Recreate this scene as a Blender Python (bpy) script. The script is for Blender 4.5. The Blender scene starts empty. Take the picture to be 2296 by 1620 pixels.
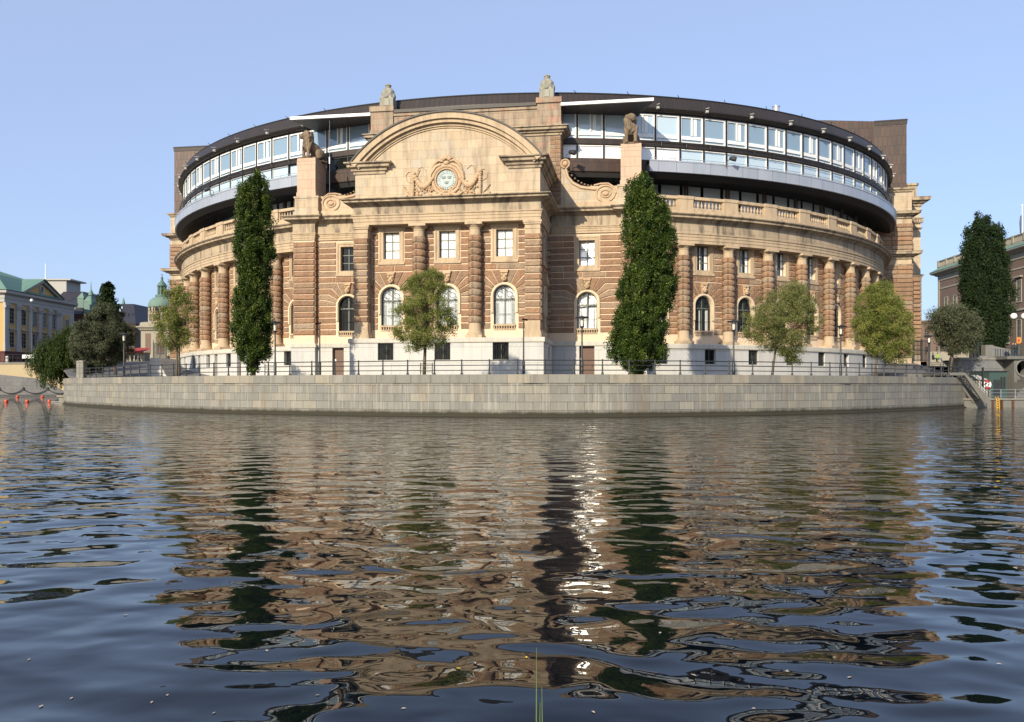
import bpy, math, random
import numpy as np
from mathutils import Vector, Matrix
random.seed(7); RNG = np.random.default_rng(7)
sc = bpy.context.scene
col = sc.collection
PI = math.pi
R = math.radians
F, CX, HZ, EYE = 1830.0, 1148.0, 864.5, 2.3      # camera constants measured on the photograph (2296 px wide)
def at(x, y, d):
    """world point seen at photograph position (x, y) at distance d"""
    return ((x-CX)/F*d, d, EYE+(HZ-y)*d/F)

# ------------------------------------------------------------------ materials
def mat(name, base=(.5, .5, .5), rough=.8, metal=0.0, ior=1.5):
    m = bpy.data.materials.new(name); m.use_nodes = True
    b = m.node_tree.nodes['Principled BSDF']
    b.inputs['Base Color'].default_value = (*base, 1); b.inputs['Roughness'].default_value = rough
    b.inputs['Metallic'].default_value = metal; b.inputs['IOR'].default_value = ior
    return m
class NT:
    def __init__(s, m): s.m = m; s.t = m.node_tree; s.b = s.t.nodes['Principled BSDF']
    def n(s, kind, **kw):
        x = s.t.nodes.new(kind)
        for k, v in kw.items(): setattr(x, k, v)
        return x
    def l(s, a, b): s.t.links.new(a, b)
    def math(s, op, a, b=None, c=None, clamp=False):
        x = s.n('ShaderNodeMath', operation=op, use_clamp=clamp)
        for i, v in enumerate((a, b, c)):
            if v is None: continue
            if isinstance(v, (int, float)): x.inputs[i].default_value = v
            else: s.l(v, x.inputs[i])
        return x.outputs[0]
    def mix(s, f, a, b, mode='MIX'):
        x = s.n('ShaderNodeMix', data_type='RGBA', blend_type=mode)
        for k, v in ((0, f), (6, a), (7, b)):
            if isinstance(v, (int, float)): x.inputs[k].default_value = v
            elif isinstance(v, tuple): x.inputs[k].default_value = (*v, 1)
            else: s.l(v, x.inputs[k])
        return x.outputs[2]
    def uv(s, sx=1, sy=1):
        u = s.n('ShaderNodeUVMap', uv_map='UVMap'); mp = s.n('ShaderNodeMapping')
        mp.inputs['Scale'].default_value = (sx, sy, 1); s.l(u.outputs[0], mp.inputs[0]); return mp.outputs[0]
    def obj(s, sc_=(1, 1, 1)):
        u = s.n('ShaderNodeTexCoord'); mp = s.n('ShaderNodeMapping')
        mp.inputs['Scale'].default_value = sc_; s.l(u.outputs['Object'], mp.inputs[0]); return mp.outputs[0]
    def noise(s, vec, scale, detail=3, rough=.55):
        x = s.n('ShaderNodeTexNoise'); x.inputs['Scale'].default_value = scale
        x.inputs['Detail'].default_value = detail; x.inputs['Roughness'].default_value = rough
        s.l(vec, x.inputs['Vector']); return x.outputs['Fac']
    def ramp(s, f, lo, hi):
        x = s.n('ShaderNodeMapRange'); x.inputs[1].default_value = lo; x.inputs[2].default_value = hi
        s.l(f, x.inputs[0]); return x.outputs[0]
    def bump(s, h, strength=.5, dist=.05):
        x = s.n('ShaderNodeBump'); x.inputs['Strength'].default_value = strength; x.inputs['Distance'].default_value = dist
        s.l(h, x.inputs['Height']); s.l(x.outputs[0], s.b.inputs['Normal'])
    def rnd(s): return s.n('ShaderNodeAttribute', attribute_name='rnd').outputs['Fac']
    def base(s, c): s.l(c, s.b.inputs['Base Color'])

def stone(name, a, b, brick=None, rock=0.0, stain=0.35, rough=.85, mortar=(.09, .07, .05), msize=.012, dark=(.07, .055, .045), tint=None):
    m = mat(name, a, rough); t = NT(m); uv = t.uv()
    r = t.rnd(); n1 = t.noise(uv, .9, 4); n2 = t.noise(uv, 9, 5, .7)
    c = t.mix(t.math('MULTIPLY_ADD', r, .75, t.math('MULTIPLY', n1, .35), clamp=True), a, b)
    if tint: c = t.mix(t.ramp(t.math('FRACT', t.math('MULTIPLY', r, 7.31)), .6, 1.0), c, tint)
    h = n2
    if brick:
        bt = t.n('ShaderNodeTexBrick'); bt.offset = .5; bt.inputs['Scale'].default_value = 1
        bt.inputs['Brick Width'].default_value = brick[0]; bt.inputs['Row Height'].default_value = brick[1]
        bt.inputs['Mortar Size'].default_value = msize; bt.inputs['Bias'].default_value = 0; bt.inputs['Mortar Smooth'].default_value = .3
        bt.inputs['Color1'].default_value = (0, 0, 0, 1); bt.inputs['Color2'].default_value = (1, 1, 1, 1); bt.inputs['Mortar'].default_value = (.5, .5, .5, 1)
        t.l(uv, bt.inputs['Vector'])
        c = t.mix(t.math('MULTIPLY_ADD', bt.outputs['Color'], .6, t.math('MULTIPLY', n1, .5), clamp=True), a, b)
        if tint: c = t.mix(t.ramp(t.math('FRACT', t.math('MULTIPLY', bt.outputs['Color'], 5.3)), .55, 1.0), c, tint)
        c = t.mix(bt.outputs['Fac'], c, mortar)
        h = t.math('SUBTRACT', n2, t.math('MULTIPLY', bt.outputs['Fac'], 1.5))
    c = t.mix(t.ramp(n2, .25, .8), t.mix(.3, c, (.02, .015, .01)), c)
    if stain:
        st = t.noise(t.uv(1.3, .22), 1.1, 5, .65)
        c = t.mix(t.math('MULTIPLY', t.ramp(st, .47, .68), stain), c, dark)
    t.base(c)
    if rock:
        big = t.noise(uv, 2.6, 5, .6)
        h = t.math('ADD', t.math('MULTIPLY', big, 2.2), t.math('MULTIPLY', n2, .6)); t.bump(h, rock, .12)
    else: t.bump(h, .35, .02)
    return m
M = {}
M['cream'] = stone('cream_sandstone', (.58, .45, .295), (.46, .345, .22), stain=.42)
M['ashlar'] = stone('pale_ashlar', (.61, .485, .33), (.46, .355, .235), brick=(1.35, .8), stain=.42, mortar=(.30, .22, .14), tint=(.47, .41, .31))
M['ashlar_small'] = stone('grey_brown_ashlar', (.42, .325, .22), (.30, .235, .165), brick=(1.0, .62), stain=.7, mortar=(.16, .11, .08), tint=(.42, .25, .17))
M['frieze'] = stone('weathered_frieze', (.52, .41, .275), (.38, .305, .21), brick=(1.45, 3.0), stain=.9, mortar=(.22, .16, .1))
M['mortar'] = stone('light_mortar', (.80, .62, .44), (.72, .54, .37), stain=.1)
M['rustic'] = stone('rock_faced_red_sandstone', (.41, .235, .132), (.245, .148, .088), rock=.9, stain=.3, tint=(.37, .28, .19))
M['peds'] = stone('pink_sandstone', (.60, .43, .31), (.56, .38, .265), brick=(1.9, .95), stain=.2, mortar=(.22, .14, .09))
M['carved'] = stone('carved_sandstone', (.58, .42, .265), (.50, .34, .20), stain=.2)
M['granite'] = stone('pale_granite', (.60, .575, .51), (.50, .50, .485), brick=(3.4, 1.45), stain=.22, mortar=(.25, .23, .2), dark=(.2, .2, .2))
M['paleband'] = stone('granite_band', (.60, .56, .46), (.52, .49, .42), brick=(2.2, 4.0), stain=.3, mortar=(.25, .23, .2), dark=(.2, .2, .2))
M['lion'] = stone('weathered_bronze_stone', (.24, .17, .105), (.13, .10, .075), stain=.7, dark=(.04, .035, .03))
M['greystone'] = stone('grey_lichen_stone', (.36, .35, .28), (.28, .27, .22), stain=.6)
def quay_mat():
    m = stone('quay_granite', (.265, .26, .225), (.175, .175, .16), brick=(1.25, .60), stain=.5, mortar=(.06, .053, .042), msize=.018, dark=(.15, .135, .11), tint=(.29, .27, .215))
    t = NT(m); src = t.b.inputs['Base Color'].links[0].from_socket
    u = t.n('ShaderNodeUVMap', uv_map='UVMap'); sp = t.n('ShaderNodeSeparateXYZ'); t.l(u.outputs[0], sp.inputs[0])
    wob = t.noise(t.uv(1.2, .4), 1.4, 4)
    streak = t.noise(t.uv(3.2, .12), 1.7, 4, .7)
    pale = t.mix(t.math('MULTIPLY', t.ramp(streak, .52, .72), .55), src, (.43, .39, .30))
    brown = t.mix(t.math('MULTIPLY', t.ramp(t.noise(t.uv(1.1, .3), .9, 3), .56, .7), .5), pale, (.17, .125, .075))
    wet = t.ramp(t.math('SUBTRACT', sp.outputs[1], t.math('MULTIPLY', wob, .30)), .46, .20)
    t.base(t.mix(wet, brown, (.028, .024, .012))); return m
M['quay'] = quay_mat()
def seams(name, a, b, w, h, rough=.5, metal=.3, streak=.5, mortar=(.012, .01, .009)):
    m = mat(name, a, rough, metal); t = NT(m); uv = t.uv()
    bt = t.n('ShaderNodeTexBrick'); bt.offset = .5; bt.inputs['Scale'].default_value = 1
    bt.inputs['Brick Width'].default_value = w; bt.inputs['Row Height'].default_value = h; bt.inputs['Mortar Size'].default_value = .02
    bt.inputs['Color1'].default_value = (0, 0, 0, 1); bt.inputs['Color2'].default_value = (1, 1, 1, 1)
    t.l(uv, bt.inputs['Vector'])
    n = t.noise(t.uv(1.6, .25), 1.5, 5, .7)
    c = t.mix(t.math('MULTIPLY_ADD', bt.outputs['Color'], .5, t.math('MULTIPLY', t.ramp(n, .35, .75), streak), clamp=True), a, b)
    t.base(t.mix(bt.outputs['Fac'], c, mortar)); t.bump(t.math('SUBTRACT', n, bt.outputs['Fac']), .3, .02); return m
M['copper'] = seams('brown_copper_sheet', (.040, .030, .025), (.080, .045, .032), .62, 1.35)
M['copper_dark'] = seams('dark_copper_fascia', (.030, .024, .021), (.048, .035, .029), .55, 5.0, streak=.4)
M['silver'] = seams('pale_grey_metal_panels', (.30, .33, .37), (.41, .43, .47), 1.9, 9.0, rough=.35, metal=.25, streak=.6, mortar=(.12, .13, .15))
M['verdigris'] = seams('green_copper_roof', (.085, .185, .135), (.145, .24, .185), .7, 30, rough=.7, metal=0, streak=.8, mortar=(.07, .16, .12))
M['slate'] = seams('dark_slate_roof', (.022, .022, .032), (.035, .033, .043), .4, .3, rough=.6, metal=0)
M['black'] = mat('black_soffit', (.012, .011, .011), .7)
M['frame_dark'] = mat('black_mullion', (.012, .011, .01), .45)
def plain(name, a, b, rough=.6, sc_=3, metal=0):
    m = mat(name, a, rough, metal); t = NT(m); t.base(t.mix(t.noise(t.obj(), sc_, 4), a, b)); return m
M['white'] = plain('white_paint', (.80, .80, .77), (.70, .70, .67), .4)
M['iron'] = plain('black_iron', (.012, .016, .017), (.03, .032, .032), .45)
M['sash'] = plain('grey_green_sash', (.075, .09, .075), (.11, .12, .10), .5)
M['door'] = plain('brown_door', (.085, .042, .024), (.12, .06, .035), .55, 5)
M['wood'] = plain('bark', (.075, .055, .035), (.13, .10, .065), .9, 6)
def glass(name, base, rough, ior=1.5, curtain=None, coat=0.0, metal=0.0):
    m = mat(name, base, rough, metal, ior); t = NT(m)
    n = t.noise(t.obj((.5, .5, .5)), 1.3, 2); t.bump(n, .06, .05)
    if curtain:
        w = t.noise(t.uv(9, .25), 1.2, 1)
        t.base(t.mix(t.ramp(w, .35, .6), tuple(x*.78 for x in curtain), curtain)); t.b.inputs['Coat Weight'].default_value = coat; t.b.inputs['Coat Roughness'].default_value = .03
    return m
M['pane_dark'] = glass('dark_window_glass', (.010, .012, .012), .03, 1.33)
M['pane_blind'] = glass('window_glass_over_white_blind', (.8, .8, .76), .7, 1.45, curtain=(.86, .86, .80), coat=1)
M['pane_curtain'] = glass('window_glass_over_net_curtain', (.5, .52, .5), .7, 1.45, curtain=(.68, .72, .72), coat=1)
M['pane_blue'] = glass('blue_grey_glazing', (.20, .29, .37), .05, 2.0)  # sky reflection partly put into the blue-grey base colour
M['pane_blue_light'] = glass('pale_blue_glazing', (.42, .53, .60), .05, 2.0)  # paler copy, with a brighter sky reflection put into the base colour
M['pane_pale'] = glass('pale_recessed_glazing', (.62, .70, .74), .08, 1.8)  # reflected and indoor light put into the base colour of the shaded glass
M['pane_white'] = glass('glazing_over_white_blind', (.8, .8, .78), .5, 1.5, curtain=(.86, .87, .86), coat=1)

# ------------------------------------------------------------------ mesh builder
class MB:
    def __init__(s): s.v = []; s.f = []; s.r = []; s.u = []; s.m = []
    def add(s, vs, fs, r=None, uvs=None, mi=0):
        o = len(s.v); s.v.extend(vs)
        if r is None: r = random.random()
        for f in fs:
            s.f.append([i+o for i in f]); s.r.append(r); s.m.append(mi)
            s.u.append([uvs[i] for i in f] if uvs else None)
    def box(s, x0, x1, y0, y1, z0, z1, r=None, mi=0):
        s.add([(x0, y0, z0), (x1, y0, z0), (x1, y1, z0), (x0, y1, z0), (x0, y0, z1), (x1, y0, z1), (x1, y1, z1), (x0, y1, z1)],
              [(0, 3, 2, 1), (4, 5, 6, 7), (0, 1, 5, 4), (1, 2, 6, 5), (2, 3, 7, 6), (3, 0, 4, 7)], r, None, mi)
    def mbox(s, mp, s0, s1, z0, z1, o0, o1, r=None, n=1, mi=0, back=True):
        """box in mapped facade space: along s0..s1, height z0..z1, standing out o0..o1"""
        for i in range(n):
            a = s0+(s1-s0)*i/n; b = s0+(s1-s0)*(i+1)/n
            P = [(a, z0, o1), (b, z0, o1), (b, z1, o1), (a, z1, o1), (a, z0, o0), (b, z0, o0), (b, z1, o0), (a, z1, o0)]
            fs = [(0, 1, 2, 3), (3, 2, 6, 7), (1, 0, 4, 5)]
            if i == 0: fs.append((0, 3, 7, 4))
            if i == n-1: fs.append((2, 1, 5, 6))
            if back: fs.append((5, 4, 7, 6))
            s.add([mp(*p) for p in P], fs, r, [(p[0]+p[2], p[1]) for p in P], mi)
    def poly(s, mp, pts, o0, o1, bev=.05, r=None, sides=True, mi=0):
        """a bevelled stone block from a polygon in mapped facade space (counter-clockwise)"""
        n = len(pts); 
        ar = sum(pts[i][0]*pts[(i+1) % n][1]-pts[(i+1) % n][0]*pts[i][1] for i in range(n))
        if ar < 0: pts = pts[::-1]
        def inset(d):
            q = []
            for i in range(n):
                p0, p1, p2 = pts[i-1], pts[i], pts[(i+1) % n]
                a = (p1[0]-p0[0], p1[1]-p0[1]); b = (p2[0]-p1[0], p2[1]-p1[1])
                la = math.hypot(*a) or 1e-6; lb = math.hypot(*b) or 1e-6
                na = (-a[1]/la, a[0]/la); nb = (-b[1]/lb, b[0]/lb)
                k = (na[0]+nb[0], na[1]+nb[1]); q2 = 1+na[0]*nb[0]+na[1]*nb[1]
                q2 = max(q2, .35)
                q.append((p1[0]+d*k[0]/q2, p1[1]+d*k[1]/q2))
            return q
        rings = [(pts, o0), (inset(.008), o0+(o1-o0)*.55), (inset(bev), o1)] if bev else [(pts, o0), (pts, o1)]
        vs = []; uvs = []
        for pl, o in rings:
            for p in pl: vs.append(mp(p[0], p[1], o)); uvs.append(p)
        fs = []
        if sides:
            for k in range(len(rings)-1):
                for i in range(n): fs.append((k*n+i, k*n+(i+1) % n, (k+1)*n+(i+1) % n, (k+1)*n+i))
        k = (len(rings)-1)*n; fs.append(tuple(range(k, k+n)))
        s.add(vs, fs, r, uvs, mi)
    def lathe(s, prof, cx=0, cy=0, cz=0, n=20, a0=0, a1=2*PI, r=None, cap=True, mi=0, wob=0.0):
        full = abs(a1-a0-2*PI) < 1e-6; m = n if full else n+1; vs = []; uvs = []
        for (rr, z) in prof:
            for i in range(m):
                a = a0+(a1-a0)*i/n; k = rr*(1+wob*(random.random()-.5))
                vs.append((cx+k*math.sin(a), cy-k*math.cos(a), cz+z)); uvs.append((a*max(rr, .3), z+cz))
        fs = []
        for j in range(len(prof)-1):
            for i in range(n):
                i2 = (i+1) % m; fs.append((j*m+i, j*m+i2, (j+1)*m+i2, (j+1)*m+i))
        if cap and full: fs.append(tuple(range(m))[::-1]); fs.append(tuple((len(prof)-1)*m+i for i in range(m)))
        s.add(vs, fs, r, uvs, mi)
    def tube(s, pts, rad, n=8, cap=True, r=None, mi=0):
        pts = [Vector(p) for p in pts]; rads = rad if isinstance(rad, (list, tuple)) else [rad]*len(pts)
        vs = []; up = Vector((0, 0, 1)); prev = None
        for i, p in enumerate(pts):
            d = (pts[min(i+1, len(pts)-1)]-pts[max(i-1, 0)]).normalized()
            ref = prev if prev is not None else (Vector((1, 0, 0)) if abs(d.z) > .9 else up)
            a = (ref-d*ref.dot(d)); a = a.normalized() if a.length > 1e-5 else d.orthogonal().normalized(); prev = a; b = d.cross(a)
            for k in range(n):
                t = 2*PI*k/n; q = p+(a*math.cos(t)+b*math.sin(t))*rads[i]; vs.append(tuple(q))
        fs = []
        for j in range(len(pts)-1):
            for k in range(n): fs.append((j*n+k, j*n+(k+1) % n, (j+1)*n+(k+1) % n, (j+1)*n+k))
        if cap: fs.append(tuple(range(n))[::-1]); fs.append(tuple((len(pts)-1)*n+k for k in range(n)))
        s.add(vs, fs, r, None, mi)
    def ball(s, c, rx, ry=None, rz=None, n=12, m=8, rot=None, mi=0):
        ry = rx if ry is None else ry; rz = rx if rz is None else rz; vs = []
        for j in range(m+1):
            th = PI*j/m
            for i in range(n):
                a = 2*PI*i/n; p = Vector((rx*math.sin(th)*math.cos(a), ry*math.sin(th)*math.sin(a), rz*math.cos(th)))
                if rot: p = rot @ p
                vs.append(tuple(p+Vector(c)))
        fs = []
        for j in range(m):
            for i in range(n): fs.append((j*n+i, (j+1)*n+i, (j+1)*n+(i+1) % n, j*n+(i+1) % n))
        s.add(vs, fs, None, None, mi)
    def sweep(s, path, prof, closed=False, r=None, caps=True, mi=0, u0=0):
        """mouldings: path = plan points, outward side is to the right of travel; prof = (out, z) from bottom to top"""
        n = len(path); vs = []; uvs = []; L = u0; k = len(prof)
        pl = [0]
        for i in range(1, k): pl.append(pl[-1]+math.hypot(prof[i][0]-prof[i-1][0], prof[i][1]-prof[i-1][1]))
        for i in range(n):
            p = path[i]
            d0 = (p[0]-path[i-1][0], p[1]-path[i-1][1]) if i > 0 else None
            d1 = (path[i+1][0]-p[0], path[i+1][1]-p[1]) if i < n-1 else None
            if d0 is None: d0 = d1
            if d1 is None: d1 = d0
            l0 = math.hypot(*d0); l1 = math.hypot(*d1)
            n0 = (d0[1]/l0, -d0[0]/l0); n1 = (d1[1]/l1, -d1[0]/l1)
            q = 1+n0[0]*n1[0]+n0[1]*n1[1]; nx, ny = (n0[0]+n1[0])/q, (n0[1]+n1[1])/q
            if i > 0: L += l0
            for j, (o, z) in enumerate(prof):
                vs.append((p[0]+nx*o, p[1]+ny*o, z)); uvs.append((L, prof[0][1]+pl[j]))
        for i in range(n-1):
            for j in range(k-1):
                a, b = i*k+j, (i+1)*k+j
                s.add([vs[a], vs[b], vs[b+1], vs[a+1]], [(0, 1, 2, 3)], r if r is not None else .5, [uvs[a], uvs[b], uvs[b+1], uvs[a+1]], mi)
        if caps:
            for i, fl in ((0, 1), (n-1, 0)):
                ring = list(range(i*k, i*k+k)); ring = ring if fl else ring[::-1]
                s.add([vs[q] for q in ring], [tuple(range(k))], .5, None, mi)
    def build(s, name, m, parent=None, smooth=False, weld=False):
        me = bpy.data.meshes.new(name); me.from_pydata(s.v, [], s.f)
        if not isinstance(m, (list, tuple)): m = [m]
        for q in m: me.materials.append(M[q] if isinstance(q, str) else q)
        uvl = me.uv_layers.new(name='UVMap'); at_ = me.attributes.new('rnd', 'FLOAT', 'FACE')
        at_.data.foreach_set('value', s.r); me.polygons.foreach_set('material_index', s.m)
        V = me.vertices; flat = np.zeros(len(me.loops)*2, dtype=np.float32); k = 0
        for p, uu in zip(me.polygons, s.u):
            if uu is not None:
                for q in uu: flat[k] = q[0]; flat[k+1] = q[1]; k += 2
            else:
                nx, ny, nz = p.normal
                if abs(nz) > .75:
                    for vi in p.vertices: c = V[vi].co; flat[k] = c.x; flat[k+1] = c.y; k += 2
                else:
                    l = math.hypot(nx, ny) or 1; tx, ty = -ny/l, nx/l
                    for vi in p.vertices: c = V[vi].co; flat[k] = c.x*tx+c.y*ty; flat[k+1] = c.z; k += 2
        uvl.data.foreach_set('uv', flat)
        if smooth is True: me.polygons.foreach_set('use_smooth', [True]*len(me.polygons))
        me.update()
        if smooth == 'auto':
            me.polygons.foreach_set('use_smooth', [True]*len(me.polygons)); me.set_sharp_from_angle(angle=R(38))
        o = bpy.data.objects.new(name, me); col.objects.link(o)
        if parent: o.parent = parent
        return o
def fast_mesh(name, verts, quads, m, rnd=None, parent=None):
    me = bpy.data.meshes.new(name); nv, nf = len(verts), len(quads)
    me.vertices.add(nv); me.vertices.foreach_set('co', np.asarray(verts, np.float32).ravel())
    me.loops.add(nf*4); me.loops.foreach_set('vertex_index', np.asarray(quads, np.int32).ravel())
    me.polygons.add(nf); me.polygons.foreach_set('loop_start', np.arange(0, nf*4, 4, dtype=np.int32))
    me.polygons.foreach_set('loop_total', np.full(nf, 4, np.int32))
    if rnd is not None:
        a = me.attributes.new('rnd', 'FLOAT', 'FACE'); a.data.foreach_set('value', np.asarray(rnd, np.float32))
    me.materials.append(M[m]); me.update(calc_edges=True)
    o = bpy.data.objects.new(name, me); col.objects.link(o)
    if parent: o.parent = parent
    return o
def remesh(o, voxel, smooth=2):
    """fuse the overlapping lumps of a sculpted object into one continuous skin"""
    md = o.modifiers.new('r', 'REMESH'); md.mode = 'VOXEL'; md.voxel_size = voxel; md.use_smooth_shade = True
    if smooth: s2 = o.modifiers.new('s', 'SMOOTH'); s2.iterations = smooth; s2.factor = .5
    dg = bpy.context.evaluated_depsgraph_get(); dg.update()
    me = bpy.data.meshes.new_from_object(o.evaluated_get(dg)); o.modifiers.clear()
    mats = list(o.data.materials); o.data = me; me.materials.clear()
    for q in mats[:1]: me.materials.append(q)
    n = len(me.polygons); me.polygons.foreach_set('material_index', [0]*n); me.polygons.foreach_set('use_smooth', [True]*n)
    if 'UVMap' not in me.uv_layers:
        u = me.uv_layers.new(name='UVMap'); fl = np.zeros(len(me.loops)*2, np.float32)
        co = np.zeros(len(me.vertices)*3, np.float32); me.vertices.foreach_get('co', co); co = co.reshape(-1, 3)
        li = np.zeros(len(me.loops), np.int32); me.loops.foreach_get('vertex_index', li)
        fl[0::2] = co[li, 0]+co[li, 1]*.7; fl[1::2] = co[li, 2]; u.data.foreach_set('uv', fl)
    return o
def tag(o, label=None, cat=None, group=None, kind=None):
    for k, v in (('label', label), ('category', cat), ('group', group), ('kind', kind)):
        if v: o[k] = v
    return o
def empty(name, loc=(0, 0, 0), rz=0, **kw):
    o = bpy.data.objects.new(name, None); col.objects.link(o); o.location = loc; o.rotation_euler = (0, 0, rz); o.empty_display_size = .3
    return tag(o, **kw)
def copy_tree(o, parent=None):
    c = o.copy(); col.objects.link(c); c.parent = parent
    for ch in list(o.children): copy_tree(ch, c)
    return c
def smoothstep(a, b, x): t = min(1, max(0, (x-a)/(b-a))); return t*t*(3-2*t)
M['domecopper'] = plain('muted_copper_dome', (.10, .17, .14), (.15, .22, .18), .8, 1)
M['greyrender'] = plain('grey_render', (.40, .385, .35), (.33, .32, .30), .9, .5)
M['pane_glint'] = glass('glint_window_glass_over_blind', (.8, .8, .76), .7, 1.5, curtain=(.84, .84, .78), coat=1); NT(M['pane_glint']).b.inputs['Coat Roughness'].default_value = .20; NT(M['pane_glint']).b.inputs['Coat IOR'].default_value = 2.4  # strong glossy coat added so the tilted panes throw a sun glint
M['lead'] = plain('dark_lead_sheet', (.03, .025, .02), (.05, .04, .033), .6, 2)
M['sealmetal'] = plain('grey_green_cast_metal', (.34, .40, .38), (.22, .27, .26), .5, 8)
# ------------------------------------------------------------------ the parliament building (local axes: x along the front, y into the building)
TH = R(8.8); OX, OY = -6.06, 75.0
B = empty('parliament_building', (OX, OY, 0), -TH, label='large semicircular sandstone parliament building with a glazed copper storey on top, standing on the quay', cat='building')
def bw(u, v): c, s = math.cos(TH), math.sin(TH); return OX+c*u+s*v, OY-s*u+c*v
def flat(v0): return lambda s, z, o: (s, v0-o, z)
def sideR(u0): return lambda s, z, o: (u0+o, s, z)          # a wall facing +x, s runs into the building
def sideL(u0): return lambda s, z, o: (u0-o, -s, z)
V0 = 57.0; DEG = .9
def ringpt(ph, a, b): return (a*math.sin(R(ph)), V0-b*math.cos(R(ph)))
def ringmap(a, b): return lambda s, z, o: ((a+o)*math.sin(R(s/DEG)), V0-(b+o)*math.cos(R(s/DEG)), z)
def arcpath(a, b, p0, p1, step=1.5):
    n = max(1, int(round((p1-p0)/step))); return [ringpt(p0+(p1-p0)*i/n, a, b) for i in range(n+1)]
A1, B1 = 52.0, 50.5
GROUND = 3.0
CO = [7.5+.61*k for k in range(18)]      # stone course lines
ZA = 10.55; RA = 1.26                    # arched window: springing line and outer radius
def arcpts(c, z, r, a0, a1, n=5): return [(c+r*math.sin(a0+(a1-a0)*i/n), z+r*math.cos(a0+(a1-a0)*i/n)) for i in range(n+1)]
def block_row(mb, mp, s0, s1, z0, z1, o=.14, maxw=2.0, bev=.05):
    if s1-s0 < .12: return
    n = max(1, int(round((s1-s0)/maxw+random.uniform(-.3, .3)))); cuts = [s0]
    for i in range(1, n): cuts.append(s0+(s1-s0)*(i+random.uniform(-.22, .22))/n)
    cuts.append(s1)
    for a, b in zip(cuts[:-1], cuts[1:]):
        g = .018; mb.poly(mp, [(a+g, z0+.04), (b-g, z0+.04), (b-g, z1-.04), (a+g, z1-.04)], 0, o*random.uniform(.85, 1.15), bev)
def rustic_bay(mb, mp, c, s0, s1, ztop=17.2, arch=True, square=True, o=.12):
    for k in range(17):
        z0, z1 = CO[k], min(CO[k+1], ztop)
        if z1-z0 < .15: continue
        if square and z1 > 13.62:
            block_row(mb, mp, s0, c-1.27, z0, z1, o); block_row(mb, mp, c+1.27, s1, z0, z1, o)
        elif arch and z0 < ZA-.1:
            block_row(mb, mp, s0, c-RA-.03, z0, z1, o); block_row(mb, mp, c+RA+.03, s1, z0, z1, o)
        elif arch and z0 < CO[9]-.1: pass
        else: block_row(mb, mp, s0, s1, z0, z1, o)
    if arch:
        zc = ZA; top = CO[9]; g = .022
        def seg(sg, lo, hi, outer):
            a0, a1 = R(lo), R(hi); inner = arcpts(0, zc, RA+.03, a0, a1, 3)
            pts = inner+outer; lim = (s1-c) if sg > 0 else (c-s0)
            pts = [(c+sg*min(p[0], lim), p[1]) for p in pts]
            mb.poly(mp, pts, 0, o*random.uniform(.9, 1.25), .045)
        T = lambda d, z: ((z-zc)*math.tan(R(d)))
        for sg, lim in ((1, s1-c), (-1, c-s0)):
            x27 = T(27, top-.035); x9 = T(9, top-.035)
            seg(sg, 9.6, 26.4, [(x27-g, top-.035), (x9+g, top-.035)])
            k44 = (T(44, CO[8]), CO[8]); k60 = (T(60, CO[7]), CO[7]); k76 = (T(76, CO[6]), CO[6])
            L = lim-.018
            seg(sg, 27.6, 43.4, [(k44[0]-.01, k44[1]+.035), (L, CO[8]+.035), (L, top-.035), (x27+g, top-.035)])
            seg(sg, 44.6, 59.4, [(k60[0]-.01, k60[1]+.035), (L, CO[7]+.035), (L, CO[8]-.035), (k44[0]+.03, CO[8]-.035)])
            seg(sg, 60.6, 75.4, [(k76[0]-.01, k76[1]+.035), (L, CO[6]+.035), (L, CO[7]-.035), (k60[0]+.04, CO[7]-.035)])
            seg(sg, 76.6, 88.5, [(L, CO[5]+.035), (L, CO[6]-.035), (k76[0]+.04, CO[6]-.035)])
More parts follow.
